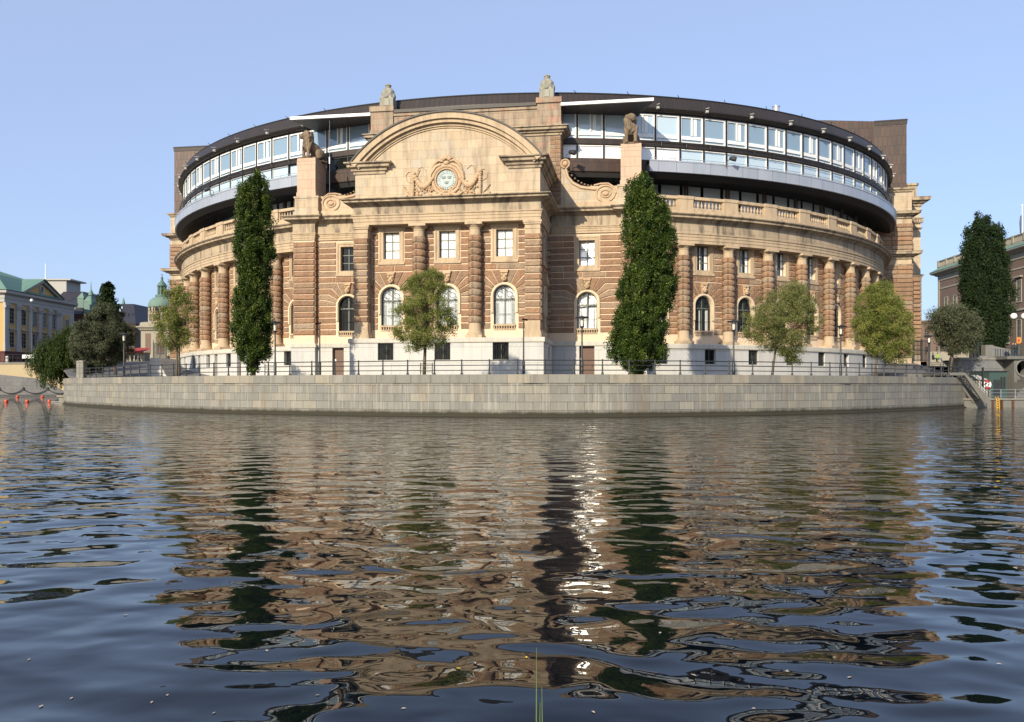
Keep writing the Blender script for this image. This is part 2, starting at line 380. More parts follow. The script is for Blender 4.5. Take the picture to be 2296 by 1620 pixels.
def back_wall(mb, mp, c, s0, s1, ztop=17.3, zbot=6.5, d=.5, arch=True, square=True, o=0.035):
    """the bedding wall behind the blocks, with real openings and reveals"""
    n = max(1, int((s1-s0)/1.3))
    def rect(a, b, z0, z1):
        if b-a < .01 or z1-z0 < .01: return
        k = max(1, int((b-a)/1.4))
        for i in range(k):
            x0, x1 = a+(b-a)*i/k, a+(b-a)*(i+1)/k
            P = [(x0, z0), (x1, z0), (x1, z1), (x0, z1)]; mb.add([mp(p[0], p[1], o) for p in P], [(0, 1, 2, 3)], .4, P)
    ri = 1.06; sq = .78
    if arch:
        rect(s0, s1, zbot, 7.55); rect(s0, c-ri, 7.55, ZA); rect(c+ri, s1, 7.55, ZA)
        for sg, lim in ((1, s1-c), (-1, c-s0)):
            N = 8
            for i in range(N):
                a0, a1 = PI/2*i/N, PI/2*(i+1)/N
                p0 = (c+sg*ri*math.sin(a0), ZA+ri*math.cos(a0)); p1 = (c+sg*ri*math.sin(a1), ZA+ri*math.cos(a1))
                t0 = (c+sg*ri*math.sin(a0), 12.0); t1 = (c+sg*ri*math.sin(a1), 12.0)
                P = [p0, p1, t1, t0]
                if sg > 0: P = P
                else: P = P[::-1]
                mb.add([mp(p[0], p[1], o) for p in P], [(0, 1, 2, 3)], .4, P)
            a, b = (c+ri, s1) if sg > 0 else (s0, c-ri); rect(a, b, ZA, 12.0)
        ring = [(c-ri, 7.55)]+[(c-ri*math.cos(PI*i/14), ZA+ri*math.sin(PI*i/14)) for i in range(15)]+[(c+ri, 7.55)]
        for p, q in zip(ring, ring[1:]+ring[:1]):
            mb.add([mp(*p, o), mp(*q, o), mp(*q, -d), mp(*p, -d)], [(0, 1, 2, 3)], .4, [(0, p[1]), (0, q[1]), (d, q[1]), (d, p[1])])
        zlo = 12.0
    else: zlo = zbot
    if square:
        rect(s0, s1, zlo, 14.2); rect(s0, c-sq, 14.2, 16.72); rect(c+sq, s1, 14.2, 16.72); rect(s0, s1, 16.72, ztop)
        Q = [(c-sq, 14.2), (c+sq, 14.2), (c+sq, 16.72), (c-sq, 16.72)]
        for p, q in zip(Q, Q[1:]+Q[:1]): mb.add([mp(*p, o), mp(*p, -d), mp(*q, -d), mp(*q, o)], [(0, 3, 2, 1)], .4, [p, p, q, q])
    else: rect(s0, s1, zlo, ztop)
def square_window(mp, c, pane, ang=0, half=False):
    mb = MB()
    def frame(i0, i1, o0, o1, mi=0):
        for (a, b, z0, z1) in ((c-i1, c-i0, 13.66, 17.19), (c+i0, c+i1, 13.66, 17.19)): mb.mbox(mp, a, b, z0, z1, o0, o1, .4, back=False)
    t, b_, wI = 16.72, 14.2, .78
    mb.mbox(mp, c-1.22, c-wI, 13.86, 17.19, .002, .10, .4); mb.mbox(mp, c+wI, c+1.22, 13.86, 17.19, .002, .10, .4)
    mb.mbox(mp, c-wI, c+wI, t, 17.19, .002, .10, .5); mb.mbox(mp, c-wI, c+wI, 13.86, b_, .002, .10, .45)
    mb.mbox(mp, c-1.16, c-1.02, 14.0, 17.1, .10, .15, .6); mb.mbox(mp, c+1.02, c+1.16, 14.0, 17.1, .10, .15, .6); mb.mbox(mp, c-1.02, c+1.02, 16.96, 17.1, .10, .15, .6)
    mb.mbox(mp, c-1.3, c+1.3, 13.66, 13.86, .002, .2, .6)
    w = mb.build('window', 'cream', B)
    fr = MB()
    Dp = -.34; D = -.34+(.20 if ang else 0)
    for a, b in ((-.775, -.69), (.69, .775), (-.04, .04)): fr.mbox(mp, c+a, c+b, 14.21, 16.71, D-.05, D+.03, .5)
    for z in (14.25, 15.04, 15.87, 16.66): fr.mbox(mp, c-.69, c-.04, z-.04, z+.04, D-.04, D+.01, .5); fr.mbox(mp, c+.04, c+.69, z-.04, z+.04, D-.04, D+.01, .5)
    fr.build('window_frame', 'sash', w)
    p = MB()
    P = [(c-.74, 14.23), (c+.74, 14.23), (c+.74, 16.69), (c-.74, 16.69)]
    dz = [-.045]*4 if not ang else [-.045+ang[0], -.045+ang[1], -.045+ang[2], -.045+ang[3]]
    p.add([mp(q[0], q[1], Dp-.01+e) for q, e in zip(P, dz)], [(0, 1, 2, 3)], .5, P); p.build('pane', pane, w)
    if half:
        cu = MB(); cu.mbox(mp, c+.34, c+.69, 14.25, 16.6, D-.03, D-.022, .5); cu.mbox(mp, c-.24, c-.12, 14.25, 16.6, D-.03, D-.022, .5); cu.build('curtain', 'white', w)
    return w
def arched_window(mp, c, pane, half=False, ang=None):
    mb = MB()
    # moulded stone archivolt
    for (r0, r1, o1) in ((1.06, 1.26, .2), (1.0, 1.06, .08)):
        N = 16; zs = 9.0
        ring = [(-1, zs)]+[(-math.cos(PI*i/N), None, math.sin(PI*i/N)) for i in range(N+1)]+[(1, zs)]
        def pt(k, r):
            q = ring[k]
            return (c+q[0]*r, q[1]) if q[1] is not None else (c+q[0]*r, ZA+q[2]*r)
        for k in range(len(ring)-1):
            a, b, c2, d = pt(k, r0), pt(k, r1), pt(k+1, r1), pt(k+1, r0)
            P = [a, b, c2, d]
            mb.add([mp(*q, o1) for q in P]+[mp(*q, -.1) for q in P], [(3, 2, 1, 0), (1, 2, 6, 5), (3, 0, 4, 7)], .5, P+P)
    mb.mbox(mp, c-1.1, c-1.0, 7.92, 9.0, -.1, .03, .5); mb.mbox(mp, c+1.0, c+1.1, 7.92, 9.0, -.1, .03, .5)
    w = mb.build('arched_window', M['archlight'], B, smooth='auto')
    si = MB(); si.mbox(mp, c-1.05, c+1.05, 7.78, 7.94, -.3, .22, .5)
    for i in range(9): s_ = c-.94+i*.235; si.mbox(mp, s_-.05, s_+.05, 7.52, 7.78, 0.003, .16, .4)
    si.mbox(mp, c-1.0, c+1.0, 7.42, 7.52, .003, .12, .4); si.build('sill', 'cream', w)
    D = -.38; p = MB()
    outl = [(c-1.03, 7.9)]+[(c-1.03*math.cos(PI*i/12), ZA+1.03*math.sin(PI*i/12)) for i in range(13)]+[(c+1.03, 7.9)]
    outl = outl[::-1]
    def tilt(q): return 0 if not ang else -.07+ang[0]*(q[0]-c)+ang[1]*(q[1]-9.5)
    p.add([mp(*q, D+tilt(q)) for q in outl], [tuple(range(len(outl)))[::-1]], .5, outl); p.build('pane', pane, w)
    fr = MB(); D += (.13 if ang else 0)
    for a, b in ((-1.05, -.93), (.93, 1.05), (-.06, .06)): fr.mbox(mp, c+a, c+b, 7.9, (10.6 if abs(a) > .5 else 11.55), D+.02, D+.10, .5)
    fr.mbox(mp, c-.93, c+.93, 10.22, 10.36, D+.02, D+.13, .5); fr.mbox(mp, c-.93, c+.93, 7.9, 8.0, D+.02, D+.1, .5)
    pp = [mp(c-.98*math.cos(PI*i/14), ZA+.98*math.sin(PI*i/14), D+.06) for i in range(15)]; fr.tube(pp, .05, 5)
    fr.build('window_frame', 'sash', w)
    g = MB(); G = -.2
    for i in range(11):
        x = -.9+i*.18
        if abs(x) < .01: continue
        ztop = ZA+math.sqrt(max(0, 1.0-x*x))*.98 if i % 3 == 0 else 10.15
        g.tube([mp(c+x, 7.96, G), mp(c+x, ztop, G)], .014, 4)
    for z in (8.9, 10.15): g.tube([mp(c-1.0, z, G), mp(c+1.0, z, G)], .02, 4)
    for sg in (-1, 1):
        for (x, z, r) in ((.42, 10.75, .26), (.72, 10.45, .15), (.2, 11.2, .14)):
            g.tube([mp(c+sg*x+r*math.cos(t*.7), z+r*math.sin(t*.7), G) for t in range(9)], .022, 4)
        for z in (8.2, 8.45, 8.7, 9.1, 9.35, 9.6, 9.85): g.tube([mp(c+sg*.7+.1*math.cos(t*1.05), z+.1*math.sin(t*1.05), G) for t in range(7)], .016, 4)
    g.build('iron_grille', 'iron', w)
    if half:
        cu = MB(); cu.mbox(mp, c+.45, c+.8, 8.0, 10.1, D+.006, D+.012, .5); cu.mbox(mp, c-.3, c-.15, 8.0, 10.1, D+.006, D+.012, .5); cu.build('curtain', 'white', w)
    # carved mask on the keystone
    return w
def keystone(mp, c):
    k = MB(); zc = ZA
    k.poly(mp, [(c-.24, zc+1.27), (c+.24, zc+1.27), (c+.40, CO[9]-.03), (c-.40, CO[9]-.03)], 0, .2, .04)
    k.poly(mp, [(c-.36, 12.66), (c+.36, 12.66), (c+.44, 12.96), (c-.44, 12.96)], .1, .34, .03)
    def bl(x, z, o, rx, rz, ro=None): k.ball(mp(c+x, z, o), rx, ro or rx, rz, 8, 6)
    bl(0, 12.22, .26, .24, .30); bl(-.22, 12.52, .26, .12, .14); bl(.22, 12.52, .26, .12, .14); bl(0, 12.16, .48, .07, .10)
    bl(-.1, 12.32, .44, .06, .05); bl(.1, 12.32, .44, .06, .05); bl(0, 11.98, .36, .16, .10); bl(-.17, 12.12, .36, .09, .12); bl(.17, 12.12, .36, .09, .12)
    k.build('keystone_mask', 'carved', B, smooth='auto')
M['archlight'] = stone('pale_arch_stone', (.74, .62, .44), (.66, .52, .34), stain=.25)
M['pane_arch'] = M['pane_curtain']

def column(cx, cy, z0=6.65, z1=17.25, r=.56, face=0.0, name='column'):
    """banded column: square plinth, base, rock-faced drums, smooth neck, capital"""
    mb = MB(); ca, sa = math.cos(face), math.sin(face)
    def sq(h, za, zb):
        pts = [(-h, -h), (h, -h), (h, h), (-h, h)]; pts = [(cx+p[0]*ca-p[1]*sa, cy+p[0]*sa+p[1]*ca) for p in pts]
        mb.add([(*p, za) for p in pts]+[(*p, zb) for p in pts], [(3, 2, 1, 0), (4, 5, 6, 7), (0, 1, 5, 4), (1, 2, 6, 5), (2, 3, 7, 6), (3, 0, 4, 7)], .4)
    H = z1-z0
    sq(.78, z0, z0+.28)
    mb.lathe([(.74, z0+.28), (.76, z0+.36), (.72, z0+.46), (.64, z0+.48), (.62, z0+.56), (r+.02, z0+.64), (r, z0+1.35)], cx, cy, 0, 20, r=.5)
    nd = 13; zb = z0+1.35; dh = (H-2.5)/nd
    mb.lathe([(r-.03, zb), (r-.03, zb+nd*dh)], cx, cy, 0, 20, cap=False, r=.6)
    zt = zb+nd*dh
    mb.lathe([(r-.02, zt), (r-.05, z1-.62), (r-.01, z1-.6), (r-.01, z1-.54), (r-.04, z1-.52), (r+.02, z1-.42), (r+.16, z1-.3), (r+.2, z1-.24)], cx, cy, 0, 20, r=.5)
    sq(.80, z1-.24, z1)
    o = mb.build(name, 'cream', B, smooth='auto')
    d = MB()
    for k in range(nd):
        a = zb+k*dh+.03; b = zb+(k+1)*dh-.03; h = b-a; rr = r*random.uniform(.985, 1.015)
        d.lathe([(rr-.02, a), (rr+.05, a+.03), (rr+.085, a+h*.3), (rr+.09, a+h*.6), (rr+.06, b-.04), (rr-.02, b)], cx, cy, 0, 18, r=random.random(), wob=.035)
    d.build('rustic_drums', 'rustic', o, smooth=True)
    return o
def pilaster(mp, s0, s1, name='pilaster', ztop=17.25, o=0.0, cap=True, z0=6.65, side=None):
    mb = MB()
    mb.mbox(mp, s0, s1, z0, ztop, o-1.0, o, .5)
    mb.mbox(mp, s0-.14, s1+.14, z0, z0+.38, o-.9, o+.14, .4); mb.mbox(mp, s0-.08, s1+.08, z0+.38, z0+.60, o-.9, o+.08, .5)
    if cap:
        mb.mbox(mp, s0-.05, s1+.05, ztop-.75, ztop-.66, o-.9, o+.05, .5); mb.mbox(mp, s0-.1, s1+.1, ztop-.36, ztop-.2, o-.9, o+.1, .5); mb.mbox(mp, s0-.16, s1+.16, ztop-.2, ztop-.002, o-.9, o+.16, .5)
    p = mb.build(name, 'cream', B)
    d = MB(); zb, zt = z0+1.5, ztop-(1.15 if cap else .05)
    if not cap: zb = z0+.9
    n = int(round((zt-zb)/.615)); h = (zt-zb)/n
    for k in range(n): d.poly(mp, [(s0-.03, zb+k*h+.04), (s1+.03, zb+k*h+.03), (s1+.03, zb+(k+1)*h-.03), (s0-.03, zb+(k+1)*h-.03)], o-.9, o+.12, .06)
    # side courses so the rustication turns the corner
    d.build('rustic_blocks', 'rustic', p)
    return p

# --- central pavilion -------------------------------------------------
WV = 1.15                      # wall plane behind the columns
HW = 8.75
wall = MB(); rust = MB()
mpW = flat(WV)
cs = (-5.55, -.15, 5.25)
back_wall(wall, mpW, cs[0], -7.5, -2.85); back_wall(wall, mpW, cs[1], -2.85, 2.55); back_wall(wall, mpW, cs[2], 2.55, 7.3)
rustic_bay(rust, mpW, cs[0], -7.4, -2.85); rustic_bay(rust, mpW, cs[1], -2.85, 2.55); rustic_bay(rust, mpW, cs[2], 2.55, 7.2)
# right flank of the pavilion (faces the low ground on the right) and left flank
for mp, s0, s1, c in ((sideR(HW-.25), 0.9, 8.0, 4.7), (sideL(-HW+.25), -8.0, -.9, -4.7)):
    back_wall(wall, mp, c, s0, s1); rustic_bay(rust, mp, c, s0, s1)
wall.build('pavilion_wall', 'mortar', B); rust.build('pavilion_rusticated_facing', 'rustic', B)
for c in cs: keystone(mpW, c)
for i, c in enumerate(cs):
    square_window(mpW, c, 'pane_blind'); arched_window(mpW, c, 'pane_curtain')
square_window(sideR(HW-.25), 4.7, 'pane_dark'); arched_window(sideR(HW-.25), 4.7, 'pane_dark'); keystone(sideR(HW-.25), 4.7)
pilaster(flat(0), -8.8, -7.5); pilaster(flat(0), 7.3, 8.7)
column(-2.76+.05, .55); column(2.6, .55)
mb = MB()
for k in range(13):
    for mp, a, b in ((sideR(8.7), .02, 1.0), (sideL(-8.8), -1.0, -.02)):
        h = 8.1/13; z = 8.15+k*h; mb.poly(mp, [(a, z+.03), (b, z+.03), (b, z+h-.03), (a, z+h-.03)], -.1, .12, .06)
for k in range(13):
    h = 8.1/13; z = 8.15+k*h; mb.poly(sideR(8.7), [(7.0, z+.03), (7.9, z+.03), (7.9, z+h-.03), (7.0, z+h-.03)], -.3, .12, .06)
mb.build('corner_rustic_blocks', 'rustic', B)
# plinth
def plinth_seg(mb, mp, s0, s1, holes, z0=GROUND-.4, zt=6.22, o=0.0, n=1, d=.5):
    """granite basement strip with rectangular holes (a, b, z0, z1)"""
    xs = sorted({s0, s1, *[h[0] for h in holes], *[h[1] for h in holes]})
    for a, b in zip(xs[:-1], xs[1:]):
        hs = [h for h in holes if h[0] <= a+1e-6 and h[1] >= b-1e-6]
        segs = [(z0, zt)]
        if hs: segs = [(z0, hs[0][2]), (hs[0][3], zt)]
        k = max(1, int((b-a)/1.5)) if n > 1 else 1
        for (p, q) in segs:
            if q-p < .01: continue
            for i in range(k):
                x0, x1 = a+(b-a)*i/k, a+(b-a)*(i+1)/k; P = [(x0, p), (x1, p), (x1, q), (x0, q)]
                mb.add([mp(*t, o) for t in P], [(0, 1, 2, 3)], .5, P)
        for h in hs:
            Q = [(a, h[2]), (b, h[2]), (b, h[3]), (a, h[3])]
            for p, q in zip(Q, Q[1:]+Q[:1]): mb.add([mp(*p, o), mp(*p, o-d), mp(*q, o-d), mp(*q, o)], [(0, 3, 2, 1)], .5, [p, p, q, q])
def base_window(mp, a, b, z0, z1, o=0.0, grille=True):
    f = MB(); D = o-.35
    for (x0, x1, p, q) in ((a, a+.07, z0, z1), (b-.07, b, z0, z1), (a+.07, b-.07, z0, z0+.07), (a+.07, b-.07, z1-.07, z1), ((a+b)/2-.03, (a+b)/2+.03, z0+.07, z1-.07)):
        f.mbox(mp, x0, x1, p, q, D, D+.07, .5)
    w = f.build('basement_window', 'sash', B)
    p = MB(); P = [(a, z0), (b, z0), (b, z1), (a, z1)]; p.add([mp(*q, D+.01) for q in P], [(0, 1, 2, 3)], .5, P); p.build('pane', 'pane_dark', w)
    if grille:
        g = MB(); n = 9
        for i in range(1, n): x = a+(b-a)*i/n; g.tube([mp(x, z0, o-.12), mp(x, z1, o-.12)], .017, 4)
        for z in (z0+.25, z1-.25): g.tube([mp(a, z, o-.12), mp(b, z, o-.12)], .017, 4)
        c, zc = (a+b)/2, (z0+z1)/2
        for k in range(6):
            t0 = k*PI/3; g.tube([mp(c+.16*math.cos(t0)+.13*math.cos(t*1.05), zc+.16*math.sin(t0)+.13*math.sin(t*1.05), o-.1) for t in range(7)], .014, 4)
        g.build('iron_grille', 'iron', w)
def door(mp, a, b, z0, z1, o=0.0):
    D = o-.42; f = MB(); f.mbox(mp, a+.03, b-.03, z0, z1-.02, D-.05, D, .5)
    f.mbox(mp, a, a+.06, z0, z1, D, D+.07, .5); f.mbox(mp, b-.06, b, z0, z1, D, D+.07, .5); f.mbox(mp, a+.06, b-.06, z1-.08, z1, D, D+.07, .5)
    w = f.build('door', 'door', B); h = MB(); h.tube([mp(b-.22, z0+1.15, D+.03), mp(b-.22, z0+1.4, D+.05)], .025, 6); h.build('handle', 'iron', w)
    pl = MB(); pl.mbox(mp, a+.12, a+.27, z0+1.75, z0+2.05, D+.005, D+.015, .5); pl.build('notice_plate', 'white', w)
pl = MB(); mpP = flat(-.3)
ph_ = [(-6.42, -4.92, 4.62, 6.2), (-1.02, .47, 4.62, 6.2), (4.4, 5.88, 4.62, 6.2)]
plinth_seg(pl, mpP, -9.15, 9.05, ph_)
for h in ph_: base_window(mpP, *h)
plinth_seg(pl, sideR(9.05), -.3, 7.7, [(3.6, 4.7, 4.6, 6.0)]); base_window(sideR(9.05), 3.6, 4.7, 4.6, 6.0)
plinth_seg(pl, sideL(-9.15), -7.7, .3, [])
band = MB(); BP = [(0, 6.22), (.10, 6.22), (.12, 6.3), (.12, 6.58), (.04, 6.65), (-1.9, 6.65)]
band.sweep([(-9.15, 7.7), (-9.15, -.3), (9.05, -.3), (9.05, 7.7)], BP)
# --- recessed wings and lion piers -------------------------------------
WW = 8.2; mpG = flat(WW)
WG = {-1: MB(), 1: MB()}; WR = {-1: MB(), 1: MB()}
for sg in (-1, 1):
    wing, wr = WG[sg], WR[sg]; c = 12.42*sg
    s0, s1 = (8.5, 15.9) if sg > 0 else (-15.9, -8.5)
    back_wall(wing, mpG, c, s0, s1, ztop=17.5, d=.95 if sg > 0 else .5); rustic_bay(wr, mpG, c, s0, s1, ztop=17.4)
    keystone(mpG, c)
square_window(mpG, -12.42, 'pane_dark'); arched_window(mpG, -12.42, 'pane_dark')
square_window(mpG, 12.42, 'pane_glint', ang=(.03, .17, -.03, -.17)); arched_window(mpG, 12.42, 'pane_glint', ang=(.10, -.06))  # right wing panes tilted to send a sun glint onto the water
PV = 7.6
for sg in (-1, 1):
    a, b = (15.85, 18.1) if sg > 0 else (-18.1, -15.85)
    wing, wr = WG[sg], WR[sg]; mp = flat(PV); wing.mbox(mp, a, b, 6.5, 17.5, -3.5, 0, .5)
    for k in range(16): block_row(wr, mp, a-.02, b+.02, CO[k], CO[k+1], .15, 2.6, .06)
    # return faces
    for k in range(16):
        z0, z1 = CO[k]+.035, CO[k+1]-.035
        wr.poly(sideR(b), [(PV+.0, z0), (PV+2.5 if sg > 0 else PV+.55, z0), (PV+2.5 if sg > 0 else PV+.55, z1), (PV, z1)], 0, .12, .05)
        wr.poly(sideL(a), [(-PV-(.55 if sg > 0 else 2.5), z0), (-PV, z0), (-PV, z1), (-PV-(.55 if sg > 0 else 2.5), z1)], 0, .12, .05)
for sg in (-1, 1): WG[sg].build('wing_wall', 'mortar', B); WR[sg].build('wing_rusticated_facing', 'rustic', B)
dz = (2.98, 6.18)
plinth_seg(pl, flat(7.85), 9.05, 15.7, [(11.67, 13.17, *dz)]); door(flat(7.85), 11.67, 13.17, *dz)
plinth_seg(pl, flat(7.85), -15.7, -9.15, [(-14.0, -12.75, *dz)]); door(flat(7.85), -14.0, -12.75, *dz)
for sg in (-1, 1):
    a, b = (15.7, 18.3) if sg > 0 else (-18.3, -15.7)
    plinth_seg(pl, flat(7.35), a, b, []); plinth_seg(pl, sideR(b), 7.35, 9.9 if sg > 0 else 7.85, []); plinth_seg(pl, sideL(a), -7.85 if sg > 0 else -9.9, -7.35, [])
band.sweep([(9.05, 7.85), (15.7, 7.85), (15.7, 7.35), (18.3, 7.35), (18.3, 9.9)], BP)
band.sweep([(-18.3, 9.9), (-18.3, 7.35), (-15.7, 7.35), (-15.7, 7.85), (-9.15, 7.85)], BP)
# --- curved colonnades ---------------------------------------------------
mr = ringmap(A1-1.1, B1-1.1); mrp = ringmap(A1+.25, B1+.25)
PH = [25.3+5.93*k for k in range(12)]
for sg in (-1, 1):
    rw = MB(); rr_ = MB(); ends = [18.5]+[PH[0]]+PH[1:]
    cs_ = [(ends[0], PH[0])]+list(zip(PH[:-1], PH[1:]))
    for i, (p0, p1) in enumerate(cs_):
        c = (p0+p1)/2 if i else 22.3
        a, b = p0*DEG*sg, p1*DEG*sg
        if a > b: a, b = b, a
        if i > 9: break
        back_wall(rw, mr, c*DEG*sg, a, b, ztop=16.9)
        rustic_bay(rr_, mr, c*DEG*sg, a, b, ztop=16.8)
        dark = (sg < 0) or True
        square_window(mr, c*DEG*sg, 'pane_dark', half=(sg > 0 and i > 0)); arched_window(mr, c*DEG*sg, 'pane_dark', half=(sg > 0 and i in (0, 1)))
        if i < 8: keystone(mr, c*DEG*sg)
        # basement openings
        holes = [((c-.72)*DEG*sg, (c+.72)*DEG*sg, 4.45, 5.95)]
        if sg < 0 and i in (2, 3, 4): holes = [((c-.6)*DEG*sg, (c+.6)*DEG*sg, 4.45, 5.95), ((p0+.9)*DEG*sg, (p0-.5)*DEG*sg, GROUND, 5.95)]
        holes = [(min(h[0], h[1]), max(h[0], h[1]), h[2], h[3]) for h in holes]
        plinth_seg(pl, mrp, a, b, holes, n=2, z0=GROUND-.4, zt=6.0)
        for h in holes:
            if h[2] > 4: base_window(mrp, *h, grille=(i % 2 == 0))
            else: door(mrp, *h)
    for i, p in enumerate(PH[:9]):
        x, y = ringpt(p*sg, A1-.45, B1-.45); column(x, y, z0=6.5, z1=16.7, face=R(p*sg))
    rw.build('colonnade_wall', 'mortar', B); rr_.build('colonnade_rusticated_facing', 'rustic', B)
BP2 = [(0, 6.0), (.12, 6.0), (.14, 6.08), (.14, 6.42), (.05, 6.5), (-1.8, 6.5)]
for p0, p1 in ((18.2, 80), (-80, -18.2)): band.sweep(arcpath(A1+.25, B1+.25, p0, p1), BP2)
pl.build('granite_basement', 'granite', B); band.build('granite_band', 'paleband', B, smooth='auto')
# entablatures
def ent(path, z0, arch, fr, co, base, out=0.0, name='entablature', top_in=-2.2):
    zA, zF, zC, zT = arch, fr, co, base
    a = MB()
    a.sweep(path, [(-1.4, z0), (0, z0), (0, z0+(zA-z0)*.3), (.05, z0+(zA-z0)*.3), (.05, z0+(zA-z0)*.62), (.1, z0+(zA-z0)*.62), (.1, zA-.14), (.18, zA-.12), (.2, zA), (.03, zA)], caps=False)
    o = a.build(name, 'cream', B, smooth='auto')
    f = MB(); f.sweep(path, [(.03, zA), (.03, zF)], caps=False); f.build('frieze', 'frieze', o)
    c = MB(); h = zC-zF
    c.sweep(path, [(.03, zF), (.12, zF+.02), (.2, zF+h*.18), (.3, zF+h*.22), (.34, zF+h*.36), (.75, zF+h*.42), (.78, zF+h*.44), (.78, zF+h*.7), (.86, zF+h*.74), (1.0, zC-.08), (1.02, zC), (.1, zT), (top_in, zT+.02)], caps=False)
    c.build('cornice', M['corn'], o, smooth='auto')
    return o
M['corn'] = stone('weathered_cornice', (.49, .39, .26), (.36, .285, .20), brick=(1.8, 9), stain=.95, mortar=(.2, .15, .1))
ent([(-8.85, 7.5), (-8.85, -.02), (8.75, -.02), (8.75, 7.5)], 17.26, 18.2, 19.0, 19.55, 19.75)
ent([(-18.15, 10.4), (-18.15, 7.5), (-15.8, 7.5), (-15.8, 8.0), (-8.9, 8.0)], 17.42, 18.15, 19.15, 19.85, 20.0)
ent([(8.8, 8.0), (15.8, 8.0), (15.8, 7.5), (18.15, 7.5), (18.15, 10.4)], 17.42, 18.15, 19.15, 19.85, 20.0)
for p0, p1 in ((18.3, 80), (-80, -18.3)): ent(arcpath(A1+.1, B1+.1, p0, p1), 16.72, 17.75, 18.85, 19.55, 19.75)
# balustrade of the curved parts, one panel per bay
def baluster(mb, x, y, z0, z1):
    h = z1-z0; mb.lathe([(.12, 0), (.12, .06*h), (.07, .1*h), (.09, .18*h), (.135, .34*h), (.12, .45*h), (.07, .66*h), (.06, .84*h), (.11, .9*h), (.11, h)], x, y, z0, 8, r=random.random())
for sg in (-1, 1):
    pb = [19.4]+PH[:11]
    for i, (p0, p1) in enumerate(zip(pb[:-1], pb[1:])):
        q = MB(); w = .95
        a, b = (p0*sg, p1*sg) if sg > 0 else (p1*sg, p0*sg)
        mq = ringmap(A1-.35, B1-.35)
        if i == 0: a, b = (a-w, b) if sg > 0 else (a, b+w)
        S0, S1 = (a+w)*DEG, (b-w)*DEG
        q.mbox(mq, S0, S1, 20.0, 20.36, -.28, .28, .5, n=3); q.mbox(mq, S0, S1, 21.2, 21.5, -.3, .3, .5, n=3)
        q.mbox(mq, S0, S0+.12, 20.36, 21.2, -.18, .18, .5); q.mbox(mq, S1-.12, S1, 20.36, 21.2, -.18, .18, .5)
        nb = max(3, int((S1-S0-.3)/.40))
        for k in range(nb): s_ = S0+.3+(S1-S0-.6)*k/(nb-1); x, y, _ = mq(s_, 0, 0); baluster(q, x, y, 20.36, 21.2)
        q.build('balustrade_panel', 'cream', B, smooth='auto')
        s2 = MB(); e = b if sg > 0 else a
        E0, E1 = (e-w)*DEG, (e+w)*DEG
        s2.mbox(mq, E0, E1, 20.0, 21.2, -.36, .36, .5, n=2); s2.mbox(mq, E0-.05, E1+.05, 21.2, 21.52, -.42, .42, .5, n=2); s2.mbox(mq, E0-.05, E1+.05, 19.9, 20.36, -.42, .42, .5, n=2)
        s2.build('balustrade_pier', 'cream', B)
    q = MB()
    q.sweep(arcpath(A1-.1, B1-.1, 19, 80) if sg > 0 else arcpath(A1-.1, B1-.1, -80, -19), [(-.1, 19.6), (.3, 19.6), (.3, 20.0), (-.6, 20.0)]); q.build('balustrade_plinth', 'cream', B)
